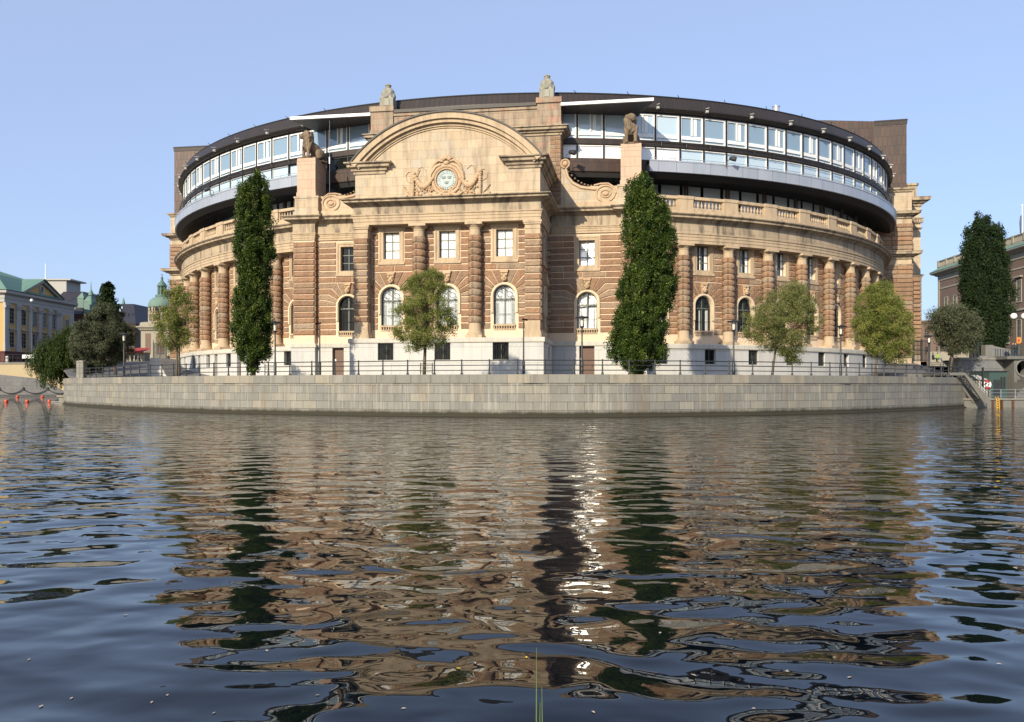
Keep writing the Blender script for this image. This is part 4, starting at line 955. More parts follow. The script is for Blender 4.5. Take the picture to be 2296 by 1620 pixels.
# ------------------------------------------------------------------ lions and finials (stand on the building)
def lion(u, v, z, turn, label, rz=0, sc_=(1.15, 1.1, 1.06)):
    e = empty('lion_statue', (*bw(u, v), z), -TH+rz, label=label, cat='statue', group='stone lions on their pedestals')
    e.scale = sc_; q = MB()
    def cap(a, b, r0, r1, n=8):
        pts = [Vector(a).lerp(Vector(b), t) for t in np.linspace(0, 1, 4)]
        q.tube(pts, [r0+(r1-r0)*t for t in np.linspace(0, 1, 4)], n); q.ball(a, r0, n=8, m=6); q.ball(b, r1, n=8, m=6)
    q.box(-.6, .6, -.75, 1.5, 0, .12)
    for s in (-1, 1):      # fore legs
        cap((s*.36, -.30, 1.5), (s*.37, -.46, .95), .30, .20); cap((s*.37, -.46, .95), (s*.38, -.48, .28), .18, .14); q.ball((s*.38, -.60, .2), .19, .27, .13)
        for k in range(3): q.ball((s*.38-.1+.1*k, -.82, .16), .055, .08, .07, 6, 5)
        q.ball((s*.40, .80, .72), .36, .50, .52); cap((s*.5, .8, .5), (s*.52, .45, .22), .24, .16); q.ball((s*.52, .22, .2), .17, .32, .13)
    cap((0, -.12, 1.45), (0, .45, 1.2), .55, .54); cap((0, .45, 1.2), (0, .9, .8), .54, .50); q.ball((0, -.28, 1.35), .52, .46, .55)
    f = Vector((math.sin(turn), -math.cos(turn), 0)); sd = Vector((-f.y, f.x, 0)); hd = Vector((0, -.42, 2.32))
    rot = Matrix.Rotation(turn, 3, 'Z')
    def P(a, b, c): return hd+f*a+sd*b+Vector((0, 0, c))
    q.ball(P(-.18, 0, -.22), .54, .46, .70, 14, 12, rot)             # mane mass
    q.ball(P(-.05, 0, -.75), .46, .42, .55, 12, 10, rot)
    q.ball(P(.16, 0, .06), .31, .34, .33, 14, 12, rot)               # skull
    q.ball(P(.42, 0, -.06), .20, .24, .17, 12, 10, rot); q.ball(P(.60, 0, -.0), .11, .09, .075, 8, 6, rot)
    q.ball(P(.52, .10, -.11), .12, .13, .10); q.ball(P(.52, -.10, -.11), .12, .13, .10); q.ball(P(.44, 0, -.25), .15, .18, .08, 10, 8, rot)
    q.tube([P(.30, 0, .2), P(.60, 0, .05)], [.10, .08], 8)
    for s in (-1, 1): q.ball(P(.34, .15*s, .19), .10, .10, .06); q.ball(P(.0, .36*s, .26), .09, .09, .11)
    rr = random.Random(5)
    for i in range(150):   # mane locks
        t = rr.uniform(-PI, PI); w = rr.uniform(-1.35, .9); cz = math.sin(w); cr = math.cos(w)
        if math.cos(t) > .55 and cz > -.55: continue
        low = max(0, -cz); c = P(-.16+.52*cr*math.cos(t)*.95+.12*low, .56*cr*math.sin(t), -.22+.72*cz-.35*low)
        q.ball(c, .07, .07, .17, 6, 5)
    for i in range(26): q.ball(P(rr.uniform(.1, .34), rr.uniform(-.3, .3), rr.uniform(-1.15, -.45)), .075, .075, .19, 6, 5)
    for i in range(11): t = -1.3+2.6*i/10; q.ball(P(.10, .34*math.sin(t), .12+.32*math.cos(t)), .10, .10, .10, 7, 6)
    q.tube([(0, 1.25, .6), (.2, 1.5, .6), (.42, 1.55, .2), (.4, 1.5, -.2), (.3, 1.55, -.55)], [.1, .08, .07, .07, .11], 6)
    o = q.build('lion_body', 'lion', e); remesh(o, .04, 0)
    for s in (-1, 1):
        ey = MB(); ey.ball(P(.43, .14*s, .13), .04); ey.build('eye', 'frame_dark', e)
lion(-16.75, 8.7, 26.0, -.75, 'brown stone lion on the left pedestal looking away to the left', R(-34), (1.12, 1.12, 1.08))
lion(16.75, 8.35, 26.0, .35, 'brown stone lion on the right pedestal facing forward')
def finial(u, v, z, label):
    e = empty('armour_finial', (*bw(u, v), z), -TH, label=label, cat='finial', group='carved grey finials on the attic corners')
    q = MB(); q.box(-.72, .72, -.65, .65, 0, 1.0); q.box(-.78, .78, -.7, .7, 0, .18); q.box(-.3, .3, -.72, -.6, .2, .85)
    q.build('finial_base', 'greystone', e)
    q = MB(); q.lathe([(.5, .9), (.66, 1.05), (.70, 1.5), (.66, 1.85), (.45, 2.12), (.22, 2.2)], 0, 0, 0, 16)
    for s in (-1, 1): q.ball((s*.62, 0, 1.25), .2, .35, .38); q.ball((s*.4, -.5, 1.0), .2, .16, .22)
    for k in range(6): q.ball((.12*math.cos(k), -.66, 1.15+.1*math.sin(k*2)), .09)
    q.tube([(-.5, -.5, 1.7), (0, -.7, 1.15), (.5, -.5, 1.7)], .06, 6)
    o = q.build('armour', 'greystone', e); remesh(o, .06, 1)
    q = MB(); q.lathe([(.22, 2.18), (.28, 2.25), (.3, 2.38), (.24, 2.4), (.24, 2.45)], 0, 0, 0, 14)
    for k in range(8): t = k*PI/4; q.ball((.28*math.cos(t), .28*math.sin(t), 2.48), .08)
    q.ball((0, 0, 2.5), .18); q.build('crown', 'greystone', e, smooth='auto')
finial(-8.3, 8.9, 31.05, 'grey carved armour finial on the left corner of the attic')
finial(8.35, 8.9, 31.05, 'grey carved armour finial on the right corner of the attic')
# ------------------------------------------------------------------ water, ground, quay
def water_mat():
    m = mat('river_water', (.002, .004, .006), .012, 0, 1.38); t = NT(m)
    tc = t.n('ShaderNodeTexCoord'); P = tc.outputs['Object']
    g = bpy.data.node_groups.new('wave_height', 'ShaderNodeTree')
    g.interface.new_socket('P', in_out='INPUT', socket_type='NodeSocketVector'); g.interface.new_socket('H', in_out='OUTPUT', socket_type='NodeSocketFloat')
    gi = g.nodes.new('NodeGroupInput'); go = g.nodes.new('NodeGroupOutput'); prev = None
    sep = g.nodes.new('ShaderNodeSeparateXYZ'); g.links.new(gi.outputs[0], sep.inputs[0])
    mr = g.nodes.new('ShaderNodeMapRange'); mr.inputs[1].default_value = 7; mr.inputs[2].default_value = 32; mr.inputs[3].default_value = .25; mr.inputs[4].default_value = 1.25
    g.links.new(sep.outputs[1], mr.inputs[0])   # calmer water in the lee of the near bank
    for (sx, sy, rot, amp, det, dist) in WAVES:
        mp = g.nodes.new('ShaderNodeMapping'); mp.inputs['Scale'].default_value = (sx, sy, 1); mp.inputs['Rotation'].default_value = (0, 0, rot)
        g.links.new(gi.outputs[0], mp.inputs[0]); nz = g.nodes.new('ShaderNodeTexNoise'); nz.noise_dimensions = '2D'; nz.inputs['Scale'].default_value = 1
        nz.inputs['Detail'].default_value = det; nz.inputs['Roughness'].default_value = .4; nz.inputs['Distortion'].default_value = dist
        g.links.new(mp.outputs[0], nz.inputs['Vector'])
        ml = g.nodes.new('ShaderNodeMath'); ml.operation = 'MULTIPLY'; ml.inputs[1].default_value = amp; g.links.new(nz.outputs['Fac'], ml.inputs[0])
        if sx > 2: m2 = g.nodes.new('ShaderNodeMath'); m2.operation = 'MULTIPLY'; g.links.new(ml.outputs[0], m2.inputs[0]); g.links.new(mr.outputs[0], m2.inputs[1]); ml = m2
        if prev is None: prev = ml.outputs[0]
        else:
            ad = g.nodes.new('ShaderNodeMath'); ad.operation = 'ADD'; g.links.new(prev, ad.inputs[0]); g.links.new(ml.outputs[0], ad.inputs[1]); prev = ad.outputs[0]
    g.links.new(prev, go.inputs[0])
    e = .02
    def H(off):
        gn = t.n('ShaderNodeGroup'); gn.node_tree = g
        if off is None: t.l(P, gn.inputs[0])
        else:
            v = t.n('ShaderNodeVectorMath', operation='ADD'); t.l(P, v.inputs[0]); v.inputs[1].default_value = off; t.l(v.outputs[0], gn.inputs[0])
        return gn.outputs[0]
    h0, hx, hy = H(None), H((e, 0, 0)), H((0, e, 0))
    gx = t.math('MULTIPLY', t.math('SUBTRACT', h0, hx), 1/e); gy = t.math('MULTIPLY', t.math('SUBTRACT', h0, hy), 1/e)
    c = t.n('ShaderNodeCombineXYZ'); t.l(gx, c.inputs[0]); t.l(gy, c.inputs[1]); c.inputs[2].default_value = 1
    nm = t.n('ShaderNodeVectorMath', operation='NORMALIZE'); t.l(c.outputs[0], nm.inputs[0]); t.l(nm.outputs[0], t.b.inputs['Normal'])
    return m
# (frequency x, frequency y, rotation, amplitude m, detail, distortion)
WAVES = [(.30, .45, .15, .040, 0, .3), (.9, 1.25, -.22, .056, 0, .35), (1.7, 2.4, .5, .019, 0, .3), (3.2, 4.6, .2, .0065, 1, .3), (6.0, 8.0, -.1, .0015, 1, 0)]
M['water'] = water_mat()
def sheet(name, x0, x1, y0, y1, z, m, nx=1, ny=1, zf=None, label=None):
    vs = []; fs = []
    for j in range(ny+1):
        for i in range(nx+1):
            x = x0+(x1-x0)*i/nx; y = y0+(y1-y0)*j/ny; vs.append((x, y, zf(x, y) if zf else z))
    for j in range(ny):
        for i in range(nx): a = j*(nx+1)+i; fs.append((a, a+1, a+nx+2, a+nx+1))
    q = MB(); q.add(vs, fs, .5); return q.build(name, m)
o = sheet('water', -3000, 3000, -800, 5000, 0, 'water'); o['kind'] = 'structure'
QP = [(-59.5, 112), (-55.5, 101), (-51.3, 94), (-47.6, 89.5), (-42, 83.6), (-36, 77.2), (-29.5, 71.8), (-23.5, 67.2), (-15.7, 63.9), (-8.4, 61.2), (1.0, 59.0), (8.1, 59.6), (19.0, 63.2), (27.9, 67.8), (39.5, 77.2), (46.2, 84.0), (48.5, 86.0)]
def qpt(t, off=0):
    """point on the quay edge at parameter t (index space), moved inland by off"""
    t = max(0, min(len(QP)-1.0001, t)); i = int(t); f = t-i; a, b = QP[i], QP[i+1]
    p = (a[0]+(b[0]-a[0])*f, a[1]+(b[1]-a[1])*f); d = (b[0]-a[0], b[1]-a[1]); l = math.hypot(*d); n = (-d[1]/l, d[0]/l)
    return (p[0]+n[0]*off, p[1]+n[1]*off)
seg = [math.hypot(QP[i+1][0]-QP[i][0], QP[i+1][1]-QP[i][1]) for i in range(len(QP)-1)]; cum = [0]
for s_ in seg: cum.append(cum[-1]+s_)
def qs(L):
    for i in range(len(seg)):
        if L <= cum[i+1]: return i+(L-cum[i])/seg[i]
    return len(seg)-.0001
QZ = 3.1
qw = MB(); path = [qpt(qs(L)) for L in np.arange(0, cum[-1], 2.0)]+[QP[-1]]
qw.sweep(path, [(.16, -2.5), (.16, .02), (.12, .10), (.0, .12), (-.02, 2.45), (-.02, 2.47)], caps=False)
Q = qw.build('quay_wall', 'quay'); tag(Q, 'long curved grey granite block quay wall rising from the water', 'quay wall')
cp = MB(); L = 0
while L < cum[-1]-.5:
    w = random.uniform(1.15, 1.75); a, b = qpt(qs(L+.012)), qpt(qs(L+w-.012)); a2, b2 = qpt(qs(L+.012), .75), qpt(qs(L+w-.012), .75)
    def outw(p, q): return (p[0]+(p[0]-q[0])*.07, p[1]+(p[1]-q[1])*.07)
    ao, bo = outw(a, a2), outw(b, b2)
    cp.add([(*ao, 2.47), (*bo, 2.47), (*b2, 2.47), (*a2, 2.47), (*ao, QZ), (*bo, QZ), (*b2, QZ), (*a2, QZ)], [(0, 1, 5, 4), (4, 5, 6, 7), (1, 2, 6, 5), (3, 0, 4, 7), (2, 3, 7, 6)], random.random(), [(L, 0), (L+w, 0), (L+w, .6), (L, .6), (L, .62), (L+w, .62), (L+w, 1.2), (L, 1.2)]); L += w
M['coping'] = stone('granite_coping', (.29, .275, .23), (.20, .195, .17), stain=.5, dark=(.10, .09, .07), tint=(.33, .29, .22))
cp.build('coping', 'coping', Q)
def gz(x, y):
    base = 3.04
    k = smoothstep(88, 124, y)*smoothstep(24, 40, abs(x)); return base+2.85*k
M['paving'] = stone('stone_paving', (.17, .17, .17), (.12, .12, .122), brick=(.9, .45), stain=.3, mortar=(.08, .08, .08))
M['asphalt'] = plain('asphalt', (.05, .05, .05), (.075, .075, .075), .9, 3)
def ground_mesh():
    q = MB(); inner = [qpt(t, .7) for t in np.linspace(0, len(QP)-1.001, 60)]
    rows = []
    for (x, y) in inner:
        row = []
        for k in range(26):
            f = k/25; yy = y+(260-y)*f**1.6; xx = x*(1+.55*f) if abs(x) > 1 else x
            row.append((xx, yy, gz(xx, yy) if k else QZ-.03))
        rows.append(row)
    vs = [p for r in rows for p in r]; n = 26
    q.add(vs, [(i*n+j, (i+1)*n+j, (i+1)*n+j+1, i*n+j+1) for i in range(len(rows)-1) for j in range(n-1)], .5, [(p[0], p[1]) for p in vs])
    return q.build('promenade_ground', 'paving', smooth=True)
ground_mesh()['kind'] = 'structure'
o = sheet('street_ground', -1500, -58, 174, 1500, 5.85, 'asphalt'); o['kind'] = 'structure'
o = sheet('street_ground', -57.9, 62, 200, 1500, 5.83, 'asphalt'); o['kind'] = 'structure'
o = sheet('street_ground', 62.1, 1500, 96, 1500, 5.86, 'asphalt'); o['kind'] = 'structure'
# ------------------------------------------------------------------ railing
rl = empty('quay_railing', (*qpt(8), QZ), label='long black iron railing with three rails along the quay edge', cat='railing'); RO = rl.location
L0, L1 = cum[3]+.9, cum[-1]-1.6
xs = [L0+2.12*i for i in range(int((L1-L0)/2.12)+1)]
post = MB(); post.lathe([(.10, 0), (.10, .08), (.065, .12), (.058, .3), (.048, 1.0), (.065, 1.02), (.065, 1.08), (.02, 1.13)], 0, 0, 0, 8)
for z in (.31, .68, 1.03): post.ball((0, 0, z), .058, .058, .05, 8, 4)
pm = post.build('post', 'iron', rl, smooth='auto')
for i, L in enumerate(xs):
    p = qpt(qs(L), .32); o = pm if i == 0 else pm.copy()
    if i: col.objects.link(o); o.parent = rl
    o.location = (p[0]-RO.x, p[1]-RO.y, 0)
for z in (.31, .68, 1.03):
    r_ = MB(); r_.tube([(qpt(qs(L), .32)[0]-RO.x, qpt(qs(L), .32)[1]-RO.y, z) for L in np.arange(L0, xs[-1]+.1, 1.06)], .031 if z < 1 else .038, 6); r_.build('rail', 'iron', rl, smooth=True)
p = qpt(3.02, .3); e = MB(); e.poly(lambda s, z, o: (p[0]+s, p[1]-o, z), [(-.42, 3.05), (.42, 3.05), (.42, 4.95), (.2, 5.1), (-.42, 5.0)], -.35, .35, .04); tag(e.build('granite_pillar', 'quay'), 'rough square granite pillar at the left end of the black railing', 'pillar')
# tree guards: short bars standing by the railing
def tree_guard(x, d, side, label):
    X, Y, _ = at(x, 840, d); e = empty('tree_guard', (X, Y, 3.07), label=label, cat='tree guard', group='low black tree guards'); q = MB()
    for s in (0, .9): q.tube([(s, 0, 0), (s, 0, .95)], .035, 6)
    q.build('guard_post', 'iron', e); q = MB()
    for z in (.25, .55, .85): q.tube([(0, 0, z), (.9, 0, z)], .02, 5)
    q.build('guard_bar', 'iron', e)
tree_guard(943, 62.2, 1, 'low black tree guard beside the small tree before the pediment')
tree_guard(594, 66.5, 1, 'low black tree guard beside the left poplar')
# ------------------------------------------------------------------ lamps
def hat_lamp():
    e = empty('street_lamp', (0, 0, 0)); q = MB(); q.lathe([(.11, 0), (.11, 1.0), (.07, 1.05), (.055, 3.45), (.05, 3.5)], 0, 0, 0, 10); q.build('lamp_post', 'iron', e, smooth='auto')
    q = MB(); q.lathe([(.06, 3.45), (.16, 3.55), (.17, 3.62)], 0, 0, 0, 10); q.lathe([(.5, 4.22), (.52, 4.27), (.48, 4.32), (.1, 4.36), (.05, 4.42)], 0, 0, 0, 14)
    for k in range(4): t = k*PI/2+.5; q.tube([(.15*math.cos(t), .15*math.sin(t), 3.6), (.2*math.cos(t), .2*math.sin(t), 4.24)], .014, 4)
    q.build('lamp_hat', 'iron', e, smooth='auto')
    q = MB(); q.lathe([(.1, 3.62), (.14, 4.2)], 0, 0, 0, 12); q.build('lamp_glass', 'frost', e, smooth='auto'); return e
M['frost'] = mat('frosted_lamp_glass', (.6, .58, .48), .3)
hl = hat_lamp(); spots = [(402, 73, 'flat hatted lamp before the left thin tree at the colonnade end', 3.07), (617, 65.6, 'flat hatted lamp just right of the left poplar', 3.07), (1305, 60.6, 'flat hatted lamp before the brown door of the right wing', 3.07), (1645, 64.5, 'flat hatted lamp between the right poplar and the bushy small tree', 3.07), (1885, 70.0, 'flat hatted lamp between the two small trees on the right', 3.07), (278, 80.5, 'flat hatted lamp among the dark trees at the left end of the quay', 3.07), (2083, 83.6, 'flat hatted lamp by the iron gate at the right end of the railing', 3.07)]
for i, (x, d, lab, z) in enumerate(spots):
    o = hl if i == 0 else copy_tree(hl); X, Y, _ = at(x, 840, d); o.location = (X, Y, z); tag(o, lab, 'street lamp', 'flat hatted lamps along the quay')
def arm_lamp():
    e = empty('street_lamp', (0, 0, 0)); q = MB(); q.lathe([(.11, 0), (.11, 1.0), (.06, 1.05), (.045, 4.0)], 0, 0, 0, 10); q.build('lamp_post', 'iron', e, smooth='auto')
    q = MB(); q.poly(lambda s, z, o: (s, o, z), [(-.3, 3.98), (.12, 4.05), (.12, 4.17), (-.3, 4.12)], -.13, .13, .02); q.build('lamp_head', 'iron', e); return e
al = arm_lamp()
for i, (x, d, lab, ml) in enumerate([(717, 64.2, 'slim lamp with a tilted flat head before the left lion pier', 1), (1174, 60.4, 'slim lamp with a flat head before the pavilion corner', -1)]):
    o = al if i == 0 else copy_tree(al); X, Y, _ = at(x, 840, d); o.location = (X, Y, 3.07); o.scale = (ml, 1, 1); tag(o, lab, 'street lamp', 'slim flat headed lamps')

# ------------------------------------------------------------------ foliage
def leaf_mat(name, cols, rough=.5, tr=.25):
    m = mat(name, cols[0], rough); t = NT(m); r = t.rnd()
    cr = t.n('ShaderNodeValToRGB'); cr.color_ramp.elements[0].color = (*cols[0], 1); cr.color_ramp.elements[1].color = (*cols[-1], 1)
    for i, c in enumerate(cols[1:-1]): e = cr.color_ramp.elements.new((i+1)/(len(cols)-1)); e.color = (*c, 1)
    t.l(r, cr.inputs[0]); t.base(cr.outputs[0]); t.b.inputs['Specular IOR Level'].default_value = .22
    tl = t.n('ShaderNodeBsdfTranslucent'); t.l(cr.outputs[0], tl.inputs[0]); mx = t.n('ShaderNodeMixShader'); mx.inputs[0].default_value = tr
    out = t.t.nodes['Material Output']; t.l(t.b.outputs[0], mx.inputs[1]); t.l(tl.outputs[0], mx.inputs[2]); t.l(mx.outputs[0], out.inputs[0]); return m
M['leaf_poplar'] = leaf_mat('poplar_leaves', [(.012, .024, .003), (.024, .046, .005), (.048, .080, .010), (.16, .20, .04)], .45, .15)  # yellow-green top tone puts the sunlit sparkle into the leaf colour
M['leaf_dark_shaded'] = leaf_mat('dark_shaded_leaves', [(.010, .020, .006), (.016, .032, .009), (.022, .042, .010)], .7, .1)  # shade on the far right poplar is put into these near-black greens
M['leaf_willow'] = leaf_mat('silver_willow_leaves', [(.06, .08, .022), (.13, .15, .042), (.205, .215, .07), (.31, .29, .11)], .5, .3)
M['leaf_olive'] = leaf_mat('olive_leaves', [(.06, .08, .016), (.125, .155, .032), (.21, .23, .055), (.32, .30, .08)], .5, .3)
M['leaf_grey'] = leaf_mat('grey_green_leaves', [(.05, .06, .03), (.085, .095, .05), (.12, .13, .07)], .5, .25)
M['leaf_weeping'] = leaf_mat('weeping_willow_leaves', [(.02, .036, .006), (.04, .066, .012), (.075, .11, .02)], .5, .3)
def leaves(name, pts, L, W, m, parent, updir=(0, 0, 1), spread=1.0, rnd=None, rng=RNG):
    n = len(pts); a = rng.normal(size=(n, 3))*spread+np.array(updir); a /= np.linalg.norm(a, axis=1)[:, None]
    b = rng.normal(size=(n, 3)); b -= (a*b).sum(1)[:, None]*a; b /= np.linalg.norm(b, axis=1)[:, None]
    l = L*rng.uniform(.7, 1.25, n)[:, None]; w = W*rng.uniform(.7, 1.25, n)[:, None]
    P = np.asarray(pts); V = np.stack([P, P+a*l*.5+b*w*.5, P+a*l, P+a*l*.5-b*w*.5], 1).reshape(-1, 3)
    Qd = np.arange(n*4).reshape(-1, 4)
    if rnd is None: rnd = rng.uniform(0, 1, n)
    return fast_mesh(name, V, Qd, m, rnd, parent)
def crown_points(outline, d, n, cl_size, flat=1.0, rng=RNG, surf=.55, cln=None, gap=.0, base=None, puff=.8, zs=.9):
    """leaf positions clustered in clumps inside a crown whose silhouette is given as (y, x0, x1) rows on the photograph"""
    ys = np.array([o[0] for o in outline], float); x0 = np.array([o[1] for o in outline], float); x1 = np.array([o[2] for o in outline], float)
    k = d/F; wd = (x1-x0)*k/2; cum_ = np.concatenate([[0], np.cumsum((wd[1:]+wd[:-1])/2*np.diff(ys))]); tot = cum_[-1]
    cln = cln or max(30, int(tot*k*2/(cl_size**2)*4.0))
    t = rng.uniform(0, tot, cln); y = np.interp(t, cum_, ys)
    hw = np.interp(y, ys, wd); cx = np.interp(y, ys, (x0+x1)/2)
    r = rng.uniform(0, 1, cln)**surf; th = rng.uniform(0, 2*PI, cln); rr = np.maximum(hw-cl_size*.22, hw*.5)
    C = np.stack([(cx-CX)*k+rr*r*np.cos(th), d+rr*flat*r*np.sin(th), EYE+(HZ-y)*k], 1)
    C += rng.normal(size=C.shape)*cl_size*.2
    idx = rng.integers(0, cln, n); cs = np.minimum(cl_size*rng.uniform(.5, 1.15, cln), np.maximum(hw*1.1, .12))
    off = rng.normal(size=(n, 3)); off /= np.linalg.norm(off, axis=1)[:, None]; off *= (rng.uniform(0, 1, n)**.6)[:, None]*cs[idx][:, None]*puff
    off[:, 2] *= zs
    cr = rng.uniform(0, 1, cln)
    return C[idx]+off, np.clip(cr[idx]*.55+rng.uniform(0, .45, n), 0, 1), C
def trunk(e, base, top, r0, r1, targets, m='wood', name='trunk', nb=9, rng=random, bend=.3, limb=.35):
    q = MB(); b, t = Vector(base), Vector(top); pts = []
    for i in range(7):
        f = i/6; p = b.lerp(t, f)+Vector((math.sin(f*3)*bend*.3, math.cos(f*2.3)*bend*.2-.0, 0))*f*(1-f)*3; pts.append(p)
    q.tube(pts, [r0+(r1-r0)*i/6 for i in range(7)], 9)
    for c in targets:
        c = Vector(c); f = min(.97, max(limb, (c.z-b.z)/(max(.1, t.z-b.z))*.75-.1)); i = f*6; s = pts[int(i)].lerp(pts[min(6, int(i)+1)], i-int(i))
        mid = s.lerp(c, .5)+Vector((0, 0, .12*(c-s).length)); rr = (r0+(r1-r0)*f)*.42; q.tube([s, s.lerp(mid, .5)+Vector((0, 0, .05)), mid, c], [rr, rr*.75, rr*.5, .012], 5)
    return q.build(name, m, e, smooth=True)
def tree(name, label, group, outline, d, basex, basey, gr, n, leaf, L, W, cl, updir=(0, 0, .6), spread=1, tr=.12, nb=30, flat=1.0, surf=.5, topf=.85, seed=1, cat='tree', cln=None, bend=.5, limb=.35, bz=None):
    rng = np.random.default_rng(seed); rd = random.Random(seed)
    X, Y, _ = at(basex, 0, d); e = empty(name, (X, Y, gr), label=label, cat=cat, group=group)
    pts, rnd, C = crown_points(outline, d, n, cl, flat, rng, surf, cln, puff=1.3 if name == 'small_tree' else .85, zs=1.7 if name == 'poplar_tree' else .9)
    off = np.array([X, Y, gr]); pts = pts-off; C = C-off
    ytop = outline[0][0]; yb = outline[-1][0]; xc = (outline[len(outline)//2][1]+outline[len(outline)//2][2])/2
    ztop = EYE+(HZ-(ytop+(yb-ytop)*(1-topf)))*d/F-gr; xt = (xc-CX)*d/F-X
    idx = rng.choice(len(C), min(nb, len(C)), replace=False)
    trunk(e, (0, 0, -.1), (xt, 0, ztop), tr, tr*.3, [tuple(C[i]) for i in idx], bend=bend, limb=limb)
    leaves('crown', pts, L, W, leaf, e, updir, spread, rnd, rng); return e
PG = 'tall columnar poplars'; SG = 'small silver leaved trees along the quay'
tree('poplar_tree', 'tall dark green columnar poplar left of the pediment, rising before the left colonnade', PG,
     [(388, 568, 582), (402, 562, 590), (420, 536, 600), (432, 530, 606), (460, 530, 606), (500, 526, 610), (540, 524, 614), (565, 524, 618), (590, 532, 614), (630, 535, 602), (660, 526, 606), (700, 520, 612), (740, 518, 612), (770, 522, 604), (795, 530, 606), (812, 540, 584), (832, 561, 578)],
     66.5, 569, 0, 3.05, 130000, 'leaf_poplar', .12, .095, .40, (0, -.1, .9), 1.0, .17, 40, surf=.45, seed=3, topf=.9, bend=.1, limb=.1)
tree('poplar_tree', 'tall dark green columnar poplar right of the pediment, hiding the right lion pier', PG,
     [(396, 1440, 1450), (412, 1412, 1462), (425, 1400, 1468), (445, 1398, 1478), (470, 1396, 1500), (500, 1394, 1510), (540, 1392, 1514), (570, 1402, 1512), (600, 1402, 1514), (640, 1385, 1520), (670, 1380, 1512), (700, 1376, 1505), (725, 1372, 1500), (750, 1368, 1495), (775, 1354, 1492), (795, 1362, 1500), (815, 1385, 1480), (828, 1405, 1450), (837, 1418, 1436)],
     63.8, 1427, 0, 3.05, 165000, 'leaf_poplar', .12, .095, .42, (0, -.1, .9), 1.0, .2, 50, surf=.45, seed=5, topf=.9, bend=.1, limb=.1)
tree('poplar_tree', 'broad very dark poplar at the far right before the palace', PG,
     [(484, 2186, 2198), (496, 2180, 2215), (512, 2172, 2240), (540, 2168, 2252), (580, 2160, 2256), (610, 2150, 2258), (650, 2158, 2262), (690, 2156, 2266), (730, 2160, 2264), (765, 2165, 2262), (785, 2170, 2250), (800, 2180, 2235)],
     118, 2205, 0, 5.6, 100000, 'leaf_dark_shaded', .22, .17, .85, (0, -.1, .8), 1.0, .35, 30, surf=.45, seed=8, topf=.9, bend=.1, limb=.1)
tree('small_tree', 'small bushy olive green tree with a slim trunk before the pediment columns', SG,
     [(606, 955, 985), (622, 915, 1000), (640, 900, 1003), (665, 890, 1006), (690, 886, 1016), (715, 880, 1022), (735, 876, 1028), (755, 880, 1020), (770, 900, 1000), (785, 910, 960)],
     61.6, 951, 0, 3.05, 37000, 'leaf_olive', .16, .045, .40, (0, 0, .4), 1.2, .14, 46, seed=11, surf=.5, cln=300)
tree('small_tree', 'wide silvery small tree with a forked trunk before the right colonnade', SG,
     [(642, 1760, 1812), (658, 1715, 1822), (680, 1690, 1828), (705, 1672, 1836), (730, 1660, 1838), (750, 1668, 1830), (770, 1690, 1815), (790, 1735, 1800), (812, 1770, 1796)],
     68.5, 1731, 0, 3.05, 48000, 'leaf_willow', .16, .045, .42, (0, 0, .2), 1.2, .11, 50, seed=13, surf=.5, cln=380)
tree('small_tree', 'rounded green small tree at the right end of the colonnade', SG,
     [(640, 1952, 1992), (655, 1932, 2010), (680, 1922, 2024), (705, 1915, 2035), (730, 1912, 2042), (755, 1918, 2046), (775, 1930, 2042), (795, 1955, 2040), (812, 1990, 2025)],
     74, 1962, 0, 3.05, 64000, 'leaf_olive', .17, .05, .45, (0, 0, .3), 1.2, .12, 40, seed=17, surf=.5, cln=380)
tree('small_tree', 'thin airy small tree before the left end of the colonnade', SG,
     [(640, 385, 415), (660, 368, 430), (685, 358, 438), (710, 345, 440), (735, 340, 440), (755, 345, 435), (775, 355, 425), (785, 360, 395)],
     72, 397, 0, 3.05, 16000, 'leaf_olive', .19, .05, .42, (0, 0, .3), 1.2, .10, 60, seed=19, surf=.75, cln=170)
tree('small_tree', 'grey green small tree at the far right beside the iron gate', SG,
     [(690, 2100, 2160), (705, 2080, 2185), (725, 2082, 2195), (750, 2095, 2198), (770, 2105, 2195), (790, 2125, 2180)],
     92, 2131, 0, 3.9, 26000, 'leaf_grey', .24, .08, .6, (0, 0, .3), 1.2, .13, 50, seed=23, surf=.6, cln=260)
TG = 'dark trees at the left end of the island'
tree('broadleaf_tree', 'large grey green spreading tree behind the left end of the railing', TG,
     [(690, 215, 250), (705, 195, 265), (730, 180, 292), (755, 168, 302), (780, 160, 300), (800, 172, 285), (815, 190, 255), (835, 185, 210)],
     92, 260, 0, 3.6, 100000, 'leaf_grey', .20, .08, .8, (0, 0, .2), 1.2, .2, 60, seed=29, surf=.6)
tree('broadleaf_tree', 'grey green shrub sized tree leaning over the granite pillar', TG,
     [(745, 165, 185), (765, 155, 205), (790, 158, 215), (815, 168, 205), (835, 175, 195)],
     100, 232, 0, 3.6, 16000, 'leaf_grey', .26, .10, .7, (0, 0, .2), 1.2, .15, 16, seed=31, surf=.6)
tree('conifer_tree', 'narrow dark green conical tree rising above the left trees', TG,
     [(636, 240, 246), (650, 232, 252), (668, 224, 254), (690, 222, 260), (715, 218, 268), (760, 215, 270)],
     135, 243, 0, 5.6, 14000, 'leaf_dark_shaded', .45, .28, 1.2, (0, 0, .7), 1.0, .3, 20, seed=37, surf=.5)
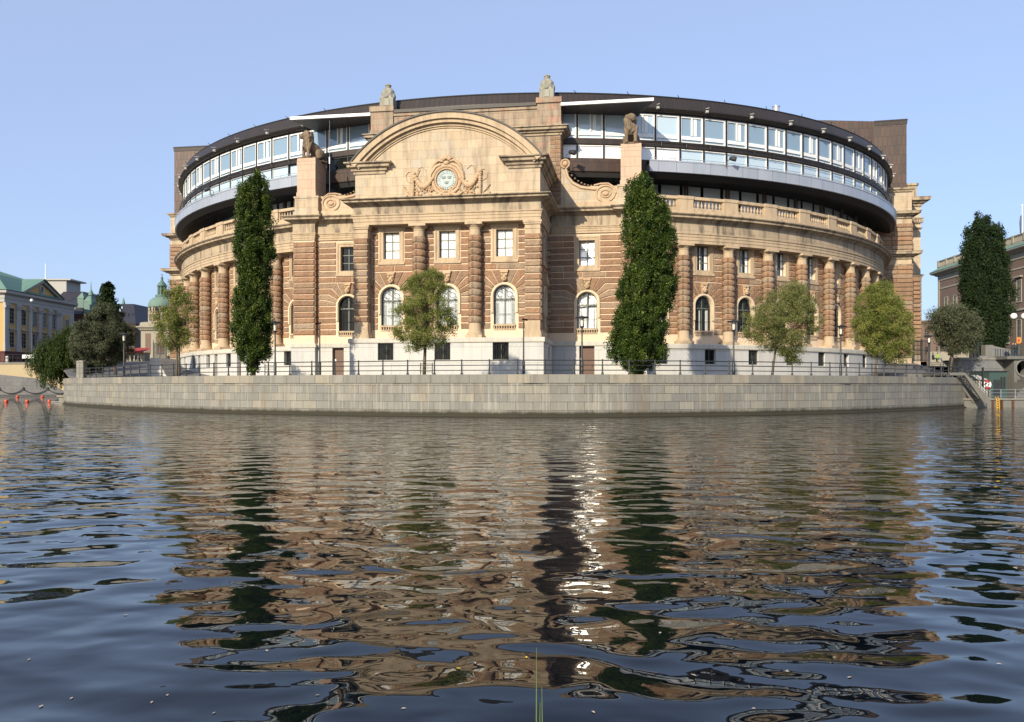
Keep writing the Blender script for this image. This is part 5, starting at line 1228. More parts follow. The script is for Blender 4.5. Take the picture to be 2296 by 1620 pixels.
# weeping willow: strands of leaves falling to the water
def weeping():
    rng = np.random.default_rng(41); d = 108; k = d/F
    X, Y, _ = at(150, 0, d+2); e = empty('weeping_willow', (X, Y, 3.2), label='drooping dark green weeping willow overhanging the water beside the bridge', cat='tree')
    topl = [(728, 185, 215), (745, 150, 220), (760, 120, 215), (775, 95, 205), (795, 84, 200), (815, 86, 190)]
    P = []; rn = []; off = np.array([X, Y, 3.2])
    tipy = lambda x: np.interp(x, [80, 95, 105, 115, 125, 135, 150, 165, 190, 210], [822, 840, 862, 880, 878, 862, 838, 828, 815, 800])
    starts = []
    for s in range(1700):
        i = rng.uniform(0, len(topl)-1.01); a = topl[int(i)]; b = topl[int(i)+1]; f = i-int(i)
        y = a[0]+(b[0]-a[0])*f; x = rng.uniform(a[1]+(b[1]-a[1])*f, a[2]+(b[2]-a[2])*f); dy = rng.uniform(-3.2, 3.2)
        ye = min(tipy(x)*rng.uniform(.985, 1.0), y+rng.uniform(25, 75)); z0 = EYE+(HZ-y)*k; z1 = EYE+(HZ-ye)*k; m = int((z0-z1)/.055)
        if m < 4: continue
        t = np.linspace(0, 1, m); sw = rng.normal()*.35; c = rng.uniform(0, .7)
        xx = (x-CX)*k+sw*t**2+rng.normal(size=m)*.07; yy = d+dy+rng.normal(size=m)*.07+.3*sw*t; zz = z0+(z1-z0)*t+rng.normal(size=m)*.03
        P.append(np.stack([xx, yy, zz], 1)-off); rn.append(np.clip(c+rng.uniform(0, .3, m), 0, 1)); starts.append(((x-CX)*k-X, dy-2, z0-3.2))
    P = np.concatenate(P); rn = np.concatenate(rn)
    leaves('crown', P, .34, .075, 'leaf_weeping', e, (0, 0, -1.0), .55, rn, rng)
    tx = at(190, 0, d)[0]-X
    trunk(e, (tx+2.6, 0, -.3), (tx-.5, -1, 5.2), .35, .12, [starts[i] for i in range(0, len(starts), 12)], bend=1.2, limb=.3)
weeping()
M['lifered'] = plain('lifebuoy_red', (.45, .03, .02), (.35, .025, .02), .5, 4)
M['yellowpaint'] = plain('yellow_paint', (.75, .42, .02), (.6, .33, .02), .5, 4)
M['signorange'] = plain('orange_sign_paint', (.75, .25, .02), (.65, .2, .02), .5, 4)
# ------------------------------------------------------------------ left shore
M['yellow'] = plain('ochre_render', (.50, .33, .12), (.44, .28, .10), .9, .5)
M['redbase'] = plain('dark_red_render', (.115, .04, .032), (.09, .032, .028), .9, .5)
M['brownstone'] = stone('brown_stone', (.15, .10, .08), (.11, .08, .065), brick=(1.2, .6), stain=.3)
M['bridge'] = plain('beige_concrete', (.42, .34, .20), (.34, .27, .165), .9, .6)
M['palace'] = plain('palace_brown_render', (.17, .115, .085), (.14, .095, .072), .9, .4)
M['palacestone'] = plain('palace_sandstone', (.32, .29, .22), (.25, .23, .18), .9, .5)
M['orange'] = plain('orange_red_plastic', (.62, .075, .03), (.5, .06, .025), .4, 5)
M['green_dark'] = plain('dark_green_metal', (.03, .06, .052), (.04, .07, .06), .5, 1)
M['concrete'] = stone('grey_concrete', (.19, .185, .165), (.13, .13, .12), stain=.6, dark=(.10, .09, .07))
M['darkwall'] = stone('grey_block_wall', (.22, .225, .225), (.15, .155, .16), brick=(1.3, .85), stain=.4, mortar=(.05, .05, .05), dark=(.08, .08, .075))
M['farwall'] = stone('embankment_blocks', (.20, .20, .19), (.14, .14, .14), brick=(2.2, .75), stain=.3, mortar=(.06, .06, .06))
M['brick_red'] = plain('red_brick', (.30, .10, .06), (.24, .08, .05), .9, .5)
# bridge over the left channel
def bridge():
    e = empty('road_bridge', (-70, 122, 0), label='beige concrete arched road bridge over the left channel', cat='bridge')
    low = [(-190, 4.3), (-110, 4.4), (-80, 4.25), (-71.2, 3.36), (-68.4, 2.23), (-66.0, .96), (-64.2, .2), (-64.2, -1)]
    pts = low+[(-56, -1), (-56, 5.5), (-190, 5.5)]
    q = MB(); n = len(pts); vs = [(p[0]+70, 0, p[1]) for p in pts]+[(p[0]+70, 14, p[1]) for p in pts]
    # quads along the arch and the sides
    top = 5.5; f = []
    for i in range(len(low)-1):
        a, b = low[i], low[i+1]
        for y in (0, 14): q.add([(a[0]+70, y, a[1]), (b[0]+70, y, b[1]), (b[0]+70, y, top), (a[0]+70, y, top)], [(0, 1, 2, 3)], .5)
        q.add([(a[0]+70, 0, a[1]), (b[0]+70, 0, b[1]), (b[0]+70, 14, b[1]), (a[0]+70, 14, a[1])], [(0, 1, 2, 3)], .5)
    q.box(5.8, 14, 0, 14, -1, top); q.build('bridge_deck', 'bridge', e)
    q = MB(); q.box(-120, 14, -.15, .5, 5.5, 5.72); q.build('edge_stone', 'coping', e)
    q = MB(); q.box(-120, 14, .5, 14, 5.5, 5.75); q.build('roadway', 'asphalt', e)
    q = MB(); r_ = MB()
    for i in range(46): x = -14+.62*i; q.tube([(x, .2, 5.72), (x, .2, 6.95)], .022 if i % 5 else .05, 5)
    q.build('railing_bars', 'iron', e)
    for z in (5.85, 6.4, 6.95): r_.tube([(-14.5, .2, z), (14, .2, z)], .035, 5)
    r_.build('handrail', 'iron', e)
bridge()
o = MB(); o.box(-260, -58.5, 172, 174, -2, 6.0); w = tag(o.build('embankment_wall', 'farwall'), 'grey stone embankment wall seen under the bridge arch', 'embankment wall')
q = MB(); q.box(-260, -58.5, 171.9, 172.3, .0, .35); q.build('dark_kerb', 'iron', w)
ch = MB()
for i in range(9):
    x0 = -108+5.1*i; ch.tube([(x0+5.1*t, 171.75, 1.55-1.9*t*(1-t)*2.1) for t in np.linspace(0, 1, 9)], .09, 5); ch.box(x0-.1, x0+.1, 171.65, 172, 1.3, 1.9)
tag(ch.build('hanging_chain', 'iron'), 'black chain hung in loops along the far embankment wall', 'chain')
# palace with green roof: the long side runs away from us
def window_simple(e, mp, s0, s1, z0, z1, frame='greyrender', pane='pane_dark', hood=False, o=0.0):
    f = MB(); t = .16
    f.mbox(mp, s0-t, s0, z0-t, z1+t, o, o+.12, .5); f.mbox(mp, s1, s1+t, z0-t, z1+t, o, o+.12, .5); f.mbox(mp, s0, s1, z1, z1+t, o, o+.12, .5); f.mbox(mp, s0, s1, z0-t, z0, o, o+.16, .5)
    if hood: f.mbox(mp, s0-.45, s1+.45, z1+.55, z1+.8, o, o+.5, .5)
    w = f.build('window', frame, e); p = MB(); P = [(s0, z0), (s1, z0), (s1, z1), (s0, z1)]; p.add([mp(*q_, o+.02) for q_ in P], [(0, 1, 2, 3)], .5, P); p.build('pane', pane, w)
    b = MB(); c = (s0+s1)/2; b.mbox(mp, c-.04, c+.04, z0, z1, o+.03, o+.07, .5)
    for k in (1, 2, 3): z = z0+(z1-z0)*k/4; b.mbox(mp, s0, s1, z-.03, z+.03, o+.03, o+.06, .5)
    b.build('glazing_bars', 'palacestone', w)
def palace_left():
    X0, Y0 = -117.0, 188.0
    e = empty('green_roofed_palace', (X0, Y0, 5.85), label='ochre and grey palace with green copper roof and pediment at the far left', cat='building')
    # local: x across, y away
    LX = -.04
    mpx = lambda s, z, o: (0+o, s, z)     # facade facing +x, s = distance away
    D = 29.5; zb = 4.0; zc = 15.6; ze = 18.4
    q = MB(); q.box(-60, 0, 0, D, 0, zc+.5); q.build('wall', 'yellow', e)
    q = MB(); q.box(-60.2, .25, -.25, D+.2, 0, zb); q.box(-60.3, .4, -.4, D+.3, zb, zb+.35)
    q.build('base_storey', 'redbase', e)
    q = MB(); q.sweep([(-60, -.1), (.05, -.1), (.05, D)], [(0, zc), (.2, zc+.05), (.2, zc+.9), (.35, zc+.95), (.35, zc+1.7), (.9, zc+1.9), (1.3, zc+2.1), (1.4, ze-.15), (-.3, ze)], caps=False); q.build('cornice', 'greyrender', e)
    for i, s in enumerate([.5, 5.1, 9.9, 14.0, 18.3, 21.9]):
        q = MB(); wd = .72; q.mbox(mpx, s-wd, s+wd, zb+.35, zc, 0, .35, .5); q.mbox(mpx, s-wd-.2, s+wd+.2, zb+.35, zb+2.0, 0, .5, .5); q.mbox(mpx, s-wd-.15, s+wd+.15, zc-1.3, zc-.02, 0, .55, .5)
        for k in range(6): q.ball((.6, s-wd+.35*k, zc-.9+.3*(k % 2)), .16, .16, .3, 6, 4)
        if i != 1 or True: q.build('pilaster', 'greyrender', e)
    ss = [5.1, 8.3, 11.8, 15.4, 19.0, 22.7]
    ss = [2.8, 7.5, 11.95, 16.15, 20.1]
    for s in ss:
        window_simple(e, mpx, s-.8, s+.8, 10.9, 14.5); window_simple(e, mpx, s-.8, s+.8, 5.4, 8.9, hood=True)
    q = MB(); q.mbox(mpx, 22.7, 29.5, zb+.35, zc, 0, .3, .5); q.build('end_bay', 'greyrender', e)
    q = MB(); q.mbox(mpx, 24.2, 27.4, 9.0, 14.8, .3, .36, .5); q.build('end_bay_panel', 'yellow', e)
    window_simple(e, mpx, 25.0, 26.6, 9.6, 13.6, o=.37)
    for s in (2.8, 7.5, 12, 16.2, 20.1, 25.8):
        f = MB(); f.mbox(mpx, s-1.0, s+1.0, .3, 2.2, .24, .3, .5); f.tube([(.27, s+1.0*math.cos(t), 2.2+1.0*math.sin(t)) for t in np.linspace(0, PI, 9)], .16, 6)
        w = f.build('arched_window', 'redbase', e); g = MB(); pts = [(s-.85, .35)]+[(s-.85*math.cos(PI*i/10), 2.2+.85*math.sin(PI*i/10)) for i in range(11)]+[(s+.85, .35)]
        g.add([mpx(*p, .33) for p in pts], [tuple(range(len(pts)))], .5, pts); g.build('pane', 'pane_dark', w)
    mpf = lambda s, z, o: (s, -.0-o, z)
    for i in range(11):
        s = -4.5-5.0*i; window_simple(e, mpf, s-.8, s+.8, 10.9, 14.5); window_simple(e, mpf, s-.8, s+.8, 5.4, 8.9, hood=True)
        q = MB(); q.mbox(mpf, s-3.1, s-2.1, zb+.35, zc, 0, .3, .5); q.build('pilaster', 'greyrender', e)
    # roof: hipped, two slopes
    q = MB(); A = (1.6, -1.6, ze); Bp = (1.6, 22.5, ze); C = (-60, -1.6, ze); Dp = (-60, 22.5, ze)
    r1 = (-3.5, 2.8, 22.4); r2 = (-3.5, 18.2, 22.4); r3 = (-60, 2.8, 22.4); r4 = (-60, 18.2, 22.4)
    t1 = (-9.5, 7.0, 24.6); t2 = (-9.5, 13.5, 24.6); t3 = (-60, 7.0, 24.6); t4 = (-60, 13.5, 24.6)
    for f in ((A, Bp, r2, r1), (C, A, r1, r3), (Bp, Dp, r4, r2), (r1, r2, t2, t1), (r3, r1, t1, t3), (r2, r4, t4, t2), (t1, t2, t4, t3)): q.add(list(f), [(0, 1, 2, 3)], .5)
    q.add([(1.3, 22, ze), (1.3, 30, ze), (-10, 30, ze+2.0), (-10, 22, ze+2.0)], [(0, 1, 2, 3)], .5)
    rf = q.build('roof', 'verdigris', e)
    # pediment
    q = MB(); a, b, m_ = 5.6, 21.0, 13.3; za = 21.7
    q.add([(.9, a, ze), (.9, b, ze), (.9, m_, za)], [(0, 1, 2)], .5); q.build('pediment_field', 'yellow', e)
    q = MB()
    for p, r in (((a-.8), (m_)), ((b+.8), (m_))):
        q.tube([(1.35, p, ze), (1.35, r, za+.3)], .38, 4)
    q.build('pediment_moulding', 'greyrender', e)
    q = MB(); q.add([(1.9, a-1.4, ze+.1), (1.9, m_, za+.95), (-6.5, m_, za+.95), (.0, a-1.4, ze+.3)], [(0, 1, 2, 3)], .5); q.add([(1.9, b+1.4, ze+.1), (1.9, m_, za+.95), (-6.5, m_, za+.95), (.0, b+1.4, ze+.3)], [(0, 3, 2, 1)], .5); q.build('pediment_roof', 'verdigris', e)
    q = MB(); q.tube([(.98, m_+.85*math.cos(t), 19.95+.95*math.sin(t)) for t in np.linspace(0, 2*PI, 21)], .18, 6); w = q.build('round_window', 'greyrender', e)
    q = MB(); pts = [(m_+.75*math.cos(t), 19.95+.85*math.sin(t)) for t in np.linspace(0, 2*PI, 17)[:-1]]; q.add([(.97, p[0], p[1]) for p in pts], [tuple(range(16))], .5); q.build('pane', 'pane_dark', w)
palace_left()
def blockb(name, label, x0, x1, ytop, d, depth, roof, wallm, ybase=812, eave=None, cat='building', group='old town buildings behind the left trees', win=True, cols=None, xr0=None, xr1=None):
    """building seen across the water: x0..x1 wall extent, ytop roof top on the photograph, eave = y of the eave line"""
    X0, Y, Z1 = at(x0, ytop, d); X1 = at(x1, 0, d)[0]; ZE = at(0, eave, d)[2]; zb = 5.8
    e = empty(name, ((X0+X1)/2, Y, zb), label=label, cat=cat, group=group); cx = (X0+X1)/2; a, b = X0-cx, X1-cx
    q = MB(); q.box(a, b, 0, depth, 0, ZE-zb); q.build('wall', wallm, e)
    q = MB(); q.sweep([(a, depth), (a, 0), (b, 0), (b, depth)], [(0, ZE-zb-.8), (.25, ZE-zb-.6), (.5, ZE-zb-.2), (.7, ZE-zb), (-.3, ZE-zb+.1)], caps=False); q.build('cornice', wallm, e)
    ra = at(xr0 if xr0 is not None else x0, 0, d)[0]-cx; rb = at(xr1 if xr1 is not None else x1, 0, d)[0]-cx; zt = Z1-zb
    q = MB(); A, B_, C, D_ = (a-.5, -.5, ZE-zb+.1), (b+.5, -.5, ZE-zb+.1), (b+.5, depth+.5, ZE-zb+.1), (a-.5, depth+.5, ZE-zb+.1); k = depth*.3
    R0, R1, R2, R3 = (ra, k, zt), (rb, k, zt), (rb, depth-k, zt), (ra, depth-k, zt)
    for f in ((A, B_, R1, R0), (B_, C, R2, R1), (C, D_, R3, R2), (D_, A, R0, R3), (R0, R1, R2, R3)): q.add(list(f), [(0, 1, 2, 3)], .5)
    q.build('roof', roof, e)
    if win:
        mp = lambda s, z, o: (s, -o, z); n = max(2, int((b-a)/3.4)); nf = max(2, int((ZE-zb-1)/3.9))
        for j in range(nf):
            for i in range(n): c = a+(b-a)*(i+.5)/n; z = 1.2+j*(ZE-zb-1.2)/nf; window_simple(e, mp, c-.55, c+.55, z, z+2.1, frame=wallm, o=.02)
    return e, cx, Y, zb
e1, *_ = blockb('mansard_building', 'black roofed building with a long white roof shed behind the palace', 112, 200, 648, 236, 24, 'slate', 'greyrender', eave=690, xr0=112, xr1=158)
X0, Y, Z0 = at(96, 652, 246); X1, _, Z1 = at(157, 631, 246); q = MB(); q.box(X0-e1.location.x, X1-e1.location.x, 8, 16, Z0-5.8-3, Z1-5.8); q.box(X0-e1.location.x-.6, X1-e1.location.x+1.6, 7.4, 16.5, Z1-5.8, Z1-5.8+.4); q.build('white_roof_shed', 'greyrender', e1)
X, Y, Z = at(102, 0, 232); q = MB(); z0 = at(0, 640, 232)[2]; z1 = at(0, 592, 232)[2]; q.tube([(X-e1.location.x, -4, z0-5.8-4), (X-e1.location.x, -4, z1-5.8)], [.22, .1], 6); q.build('white_mast', 'white', e1)
e2, *_ = blockb('turreted_building', 'dark mansard building with green dormer turrets among the left trees', 164, 200, 664, 222, 20, 'slate', 'brownstone', eave=706, xr0=166, xr1=196)
q = MB(); 
for x, y0, y1 in ((176, 690, 660), (190, 706, 668)):
    X, Y, Z = at(x, y0, 220); Z1 = at(x, y1, 220)[2]; q.box(X-e2.location.x-.8, X-e2.location.x+.8, -1, 3, Z-5.8, Z1-5.8-1); q.add([(X-e2.location.x+i, -3+j, Z1-5.8-1) for i, j in ((-1.0, 1.9), (1.0, 1.9), (1.0, 6), (-1.0, 6))]+[(X-e2.location.x, 0, Z1-5.8+.8)], [(0, 1, 4), (1, 2, 4), (2, 3, 4), (3, 0, 4)])
q.build('green_turret', 'domecopper', e2)
e3, cx3, Y3, zb3 = blockb('long_roofed_building', 'brown stone building with steep black roof and skylights behind the conical tree', 196, 302, 676, 200, 22, 'slate', 'brownstone', eave=728, xr0=192, xr1=272)
X, Y, _ = at(204, 0, 208); z = lambda y: at(0, y, 208)[2]-5.8; q = MB(); x_ = X-e3.location.x
q.lathe([(.55, z(684)), (.55, z(676)), (.42, z(675)), (.40, z(664)), (.62, z(663)), (.58, z(658)), (.3, z(653)), (.14, z(650)), (.1, z(642)), (.04, z(632))], x_, 8, 0, 10); q.build('green_spire', 'verdigris', e3, smooth='auto')
X = at(277, 0, 208)[0]-e3.location.x; q = MB(); q.lathe([(.5, z(684)), (.3, z(676)), (.05, z(668))], X, 8, 0, 8); q.build('roof_spike', 'verdigris', e3)
q = MB()
for x, y in ((266, 692), (277, 694), (272, 700)):
    X, _, Z = at(x, y, 200.6); X -= e3.location.x; Z -= 5.8; t_ = .2; q.add([(X-.22, -.1, Z), (X+.22, -.1, Z), (X+.0, .0, Z+.75), (X-.44, .0, Z+.75)], [(0, 1, 2, 3)])
q.build('skylight', 'pane_blue', e3)
e4, *_ = blockb('green_roofed_hall', 'low hall with pale green copper roof between the brown building and the church', 300, 322, 728, 235, 30, 'verdigris', 'palacestone', eave=752, xr0=300, xr1=322, win=True)
# church with dome
def church():
    d = 165; X, Y, _ = at(348, 0, d); zb = 5.8; e = empty('domed_church', (X, Y, zb), label='domed church with green copper lantern behind the thin left tree', cat='church')
    z = lambda y: at(0, y, d)[2]-zb; k = d/F
    q = MB(); q.box(-2.9, 5.0, 0, 8, 0, z(723)); q.build('wall', 'palacestone', e)
    q = MB(); q.sweep([(-2.9, 8), (-2.9, 0), (5, 0), (5, 8)], [(0, z(742)), (.2, z(741)), (.45, z(737)), (.75, z(735)), (.75, z(732.5)), (.2, z(731)), (.1, z(724)), (-.5, z(722))], caps=False)
    for i in range(22): q.box(-2.85+.36*i, -2.68+.36*i, -.4, 0, z(741), z(738))
    q.build('cornice', 'palacestone', e)
    q = MB()
    for a, b in ((-2.0, -.9), (.2, 1.9)): q.box(a, b, -.04, .1, z(795), z(748))
    q.build('brick_panel', 'palace', e)
    q = MB(); q.lathe([(2.4, z(723)), (2.4, z(685))], 0, 3.2, 0, 8, a0=PI/8, a1=2*PI+PI/8, cap=False); q.build('drum', 'brick_red', e)
    q = MB()
    for i in range(8):
        t = PI/8+i*PI/4; q.box(2.42*math.sin(t)-.16, 2.42*math.sin(t)+.16, 3.2-2.42*math.cos(t)-.16, 3.2-2.42*math.cos(t)+.16, z(723), z(686))
    q.lathe([(2.45, z(705)), (2.65, z(704)), (2.65, z(702)), (2.45, z(701))], 0, 3.2, 0, 8, cap=False); q.lathe([(2.45, z(723)), (2.7, z(722)), (2.7, z(720)), (2.45, z(719))], 0, 3.2, 0, 8, cap=False)
    for i in range(8):
        t = i*PI/4; c, s = math.cos(t), math.sin(t); P = lambda a, zz, o: ((2.25+o)*s+a*c, 3.2-(2.25+o)*c+a*s, zz)
        q.tube([P(.55*math.cos(w), z(693)+.55*math.sin(w), .02) for w in np.linspace(0, 2*PI, 13)], .1, 5)
        for a in (-.5, .5): q.tube([P(a-.22, z(718), .02), P(a-.22, z(709), .02), P(a, z(706.5), .02), P(a+.22, z(709), .02), P(a+.22, z(718), .02)], .07, 4)
    q.build('stone_trim', 'palacestone', e)
    q = MB()
    for i in range(8):
        t = i*PI/4; c, s = math.cos(t), math.sin(t); P = lambda a, zz, o: ((2.25+o)*s+a*c, 3.2-(2.25+o)*c+a*s, zz)
        for a in (-.5, .5): q.add([P(a-.2, z(718), .03), P(a+.2, z(718), .03), P(a+.2, z(708), .03), P(a-.2, z(708), .03)], [(0, 1, 2, 3)])
        w = np.linspace(0, 2*PI, 11)[:-1]; q.add([P(.42*math.cos(x), z(693)+.42*math.sin(x), .04) for x in w], [tuple(range(10))])
    q.build('window', 'pane_dark', e)
    q = MB(); q.lathe([(2.65, z(687)), (2.7, z(684)), (2.55, z(677)), (2.2, z(670)), (1.6, z(665)), (1.2, z(663))], 0, 3.2, 0, 24); q.build('dome', 'domecopper', e, smooth='auto')
    q = MB(); q.lathe([(1.25, z(663)), (1.3, z(661)), (1.25, z(658)), (.6, z(657.5)), (.5, z(640)), (.95, z(639)), (1.0, z(637)), (.85, z(636)), (.75, z(632)), (.4, z(628)), (.25, z(625)), (.2, z(621)), (.28, z(619)), (.1, z(617)), (.04, z(609))], 0, 3.2, 0, 12)
    for i in range(8): t = i*PI/4+.2; q.tube([(.8*math.sin(t), 3.2-.8*math.cos(t), z(657)), (.8*math.sin(t), 3.2-.8*math.cos(t), z(639))], .11, 5)
    q.tube([(-.25, 3.2, z(612)), (.25, 3.2, z(612))], .04, 4); q.build('lantern', 'lanterncopper', e, smooth='auto')
M['lanterncopper'] = plain('dark_green_copper', (.06, .12, .10), (.10, .17, .14), .7, 1)
church()
# buoys and boom
BG = 'orange buoys across the left channel'
def buoy(x, y, d, r, label):
    X, Y, _ = at(x, y, d); e = empty('buoy', (X, Y, 0), label=label, cat='buoy', group=BG); q = MB(); q.ball((0, 0, r*.45), r, n=16, m=12); q.build('float', 'orange', e, smooth=True)
    q = MB(); q.tube([(0, 0, r*1.3), (0, 0, r*1.62)], r*.22, 8); q.build('top_ring', 'orange', e, smooth=True)
for x, y, lab in ((14, 902, 'near row orange buoy, leftmost at the picture edge'), (61, 902, 'near row orange buoy, in the middle of the row'), (111, 902, 'near row orange buoy where the pale boom begins')): buoy(x, y, 112, .25, lab)
for x, y, lab in ((39, 891, 'far row orange buoy, leftmost under the bridge'), (95, 891, 'far row orange buoy, middle one under the bridge'), (147, 891, 'far row orange buoy nearest to the quay corner')): buoy(x, y, 152, .29, lab)
q = MB(); a, b = at(111, 0, 112), at(164, 0, 110); q.tube([(a[0]+(b[0]-a[0])*t, a[1]+(b[1]-a[1])*t, .06+.25*t**3) for t in np.linspace(0, 1, 8)], .035, 6)
tag(q.build('floating_boom', 'greyrender'), 'pale floating boom running from the buoy to the quay corner', 'boom')
q = MB(); q.box(-60.8, -58.9, 109.5, 111.5, -1, .75); q.box(-61.0, -58.8, 109.3, 111.6, .75, .95); tag(q.build('stone_footing', 'coping'), 'low stone footing at the waterline by the quay corner', 'footing')
# things on the bridge
def person(x, y, d, gz_, shirt, trousers, label, pose='stand', face=0, s=1.0):
    X, Y, _ = at(x, y, d); e = empty('person', (X, Y, gz_), face, label=label, cat='person'); e.scale = (s, s, s)
    q = MB()
    def lim(pts, rs, mi): q.tube(pts, rs, 7, mi=mi); [q.ball(p, r, n=7, m=5, mi=mi) for p, r in zip(pts, rs)]
    if pose == 'sit':
        hip = .42; lean = .0
        for sg in (-1, 1): lim([(sg*.1, 0, hip), (sg*.12, -.42, hip+.05), (sg*.12, -.5, .08)], [.1, .075, .05], 1); q.ball((sg*.12, -.58, .05), .05, .11, .05, 6, 4, mi=1)
    else:
        hip = .92; st = .0 if pose == 'stand' else .28
        for sg in (-1, 1):
            f = sg*st; lim([(sg*.09+0, 0, hip), (sg*.1+f*.5, -.03, .5), (sg*.1+f, 0, .09)], [.105, .075, .05], 1); q.ball((sg*.1+f, -.06, .05), .05, .12, .05, 6, 4, mi=1)
    lim([(0, 0, hip), (0, .02, hip+.3), (0, 0, hip+.5)], [.15, .155, .14], 0); q.ball((0, 0, hip+.5), .22, .12, .1, 8, 6, mi=0)
    for sg in (-1, 1): lim([(sg*.2, 0, hip+.5), (sg*.25, -.03, hip+.24), (sg*.2, -.2 if pose == 'sit' else -.05, hip+.02)], [.06, .045, .035], 0); q.ball((sg*.2, -.22 if pose == 'sit' else -.06, hip-.04), .04, .05, .06, 6, 4, mi=2)
    q.tube([(0, 0, hip+.55), (0, -.01, hip+.66)], .055, 7, mi=2); q.ball((0, -.01, hip+.75), .085, .10, .12, 10, 8, mi=2)
    q.build('body', [shirt, trousers, 'skin'], e, smooth=True)
    h = MB(); h.ball((0, .02, hip+.79), .095, .105, .11, 10, 8); h.build('hair', 'hair', e, smooth=True)
M['skin'] = plain('skin', (.42, .26, .19), (.38, .23, .17), .6); M['hair'] = plain('dark_hair', (.03, .02, .015), (.05, .035, .025), .7)
for n_, c in (('dark', (.02, .022, .028)), ('hivis', (.30, .55, .04)), ('redcloth', (.35, .04, .035)), ('whitecloth', (.6, .6, .58)), ('bluecloth', (.08, .11, .18))): M[n_] = plain(n_+'_fabric', c, tuple(v*.75 for v in c), .85, 9)
q = MB(); X0, Y, Z0 = at(50, 804.5, 121.6); X1, _, Z1 = at(78.5, 796, 121.6); mp = lambda s, z, o: (s, Y-o, z)
e = empty('banner', ((X0+X1)/2, Y, Z0), label='white banner with two lines of small dark print on the bridge railing', cat='banner'); cx = (X0+X1)/2
mp = lambda s, z, o: (s-cx, -o, z-Z0); q.mbox(mp, X0, X1, Z0, Z1, -.03, .03, .5); q.build('banner_cloth', 'white', e)
q = MB()
for r_, (a, b) in enumerate(((.12, .9), (.04, .96))):
    x = X0+(X1-X0)*a; zc_ = Z1-.2-.26*r_
    while x < X0+(X1-X0)*b:
        w = random.uniform(.03, .07); q.mbox(mp, x, x+w, zc_-.06, zc_+.05*random.choice((1, .6)), .031, .036, .5); x += w+random.choice((.03, .03, .03, .08))
q.build('lettering', 'iron', e)
person(79.5, 0, 124.5, 5.75, 'whitecloth', 'dark', 'person in a white top on the bridge beside the banner', 'stand', .3)
person(97, 0, 124.5, 5.75, 'redcloth', 'whitecloth', 'person in red and white on the bridge beside the willow', 'walk', 1.2)
def bollard(x, d, z, label):
    X, Y, _ = at(x, 0, d); e = empty('bollard', (X, Y, z), label=label, cat='bollard'); q = MB(); q.lathe([(.2, 0), (.2, .85), (.17, .92), (.1, .97)], 0, 0, 0, 12); q.build('bollard_body', 'frost', e, smooth='auto'); q = MB(); q.lathe([(.21, .62), (.21, .72)], 0, 0, 0, 12); q.build('bollard_band', 'greyrender', e)
bollard(16, 122.6, 5.75, 'short pale bollard on the bridge at the far left')
def globe_lamp(x, d, z, h, label, n=1):
    X, Y, _ = at(x, 0, d); e = empty('globe_lamp', (X, Y, z), label=label, cat='street lamp'); q = MB(); q.lathe([(.14, 0), (.12, .9), (.07, 1.0), (.05, h)], 0, 0, 0, 10)
    if n > 1: q.tube([(-.62, 0, h-.5), (-.5, 0, h-.62), (0, 0, h-.45), (.5, 0, h-.62), (.62, 0, h-.5)], .04, 6); q.tube([(0, 0, h), (0, 0, h+.5)], .035, 6)
    q.build('lamp_post', 'iron', e, smooth='auto')
    for k in ([-.62, .62] if n > 1 else [0]): g = MB(); g.ball((k, 0, h-.22 if n > 1 else h+.15), .36 if n > 1 else .24, n=16, m=10); g.build('lamp_globe', 'opal', e, smooth=True)
    return e
M['opal'] = mat('opal_glass', (.78, .76, .68), .25)
globe_lamp(71, 124, 5.75, 9.3, 'tall thin lamp with one pale globe rising from the left bridge')
# gate, sculpture and people at the left back of the island
e = empty('curved_granite_block', (*at(345, 0, 98)[:2], 3.6), label='pair of low curved granite ramp blocks at the left end of the building', cat='stone block')
for i, (xa, xb, zt) in enumerate(((338, 352, 1.4), (349, 372, 1.9))):
    q = MB(); X0, X1 = at(xa, 0, 97)[0]-e.location.x, at(xb, 0, 97)[0]-e.location.x
    pts = [(X0, -.5), (X1+.9, -.5), (X1+.35, .5), (X1, zt-.3), (X1-.2, zt), (X0+.1, zt), (X0, zt-.3)]
    n = len(pts); q.add([(p[0], -2-i*.6, p[1]) for p in pts]+[(p[0], 3, p[1]) for p in pts], [tuple(range(n)), tuple(range(2*n-1, n-1, -1))]+[(j, j+n, (j+1) % n+n, (j+1) % n) for j in range(n)]); q.build('ramp_block', 'granite', e)
def gate(name, x0, x1, d, z0, h, label):
    X0, X1 = at(x0, 0, d)[0], at(x1, 0, d)[0]; e = empty(name, ((X0+X1)/2, d, z0), label=label, cat='gate', group='tall black iron gates'); w = (X1-X0)/2; q = MB(); n = int(w*2/.16)
    for i in range(n+1): q.tube([(-w+2*w*i/n, 0, 0), (-w+2*w*i/n, 0, h*random.uniform(.97, 1.0))], .04, 4)
    q.build('gate_bars', 'iron', e); q = MB()
    for z in (.12, h*.5, h*.93): q.box(-w, w, -.04, .04, z, z+.09)
    for x in (-w, w, 0): q.box(x-.07, x+.07, -.07, .07, 0, h+.1)
    q.build('gate_frame', 'iron', e); return e
gate('iron_gate', 344, 373, 132, 5.9, 3.3, 'tall black iron gate between the church and the left end of the building')
gate('iron_gate', 2048, 2084, 104, 5.35, 2.75, 'tall black iron gate against the right end of the building')
gate('iron_gate', 2175, 2194, 100, 5.5, 2.0, 'narrow black iron gate below the big dark poplar')
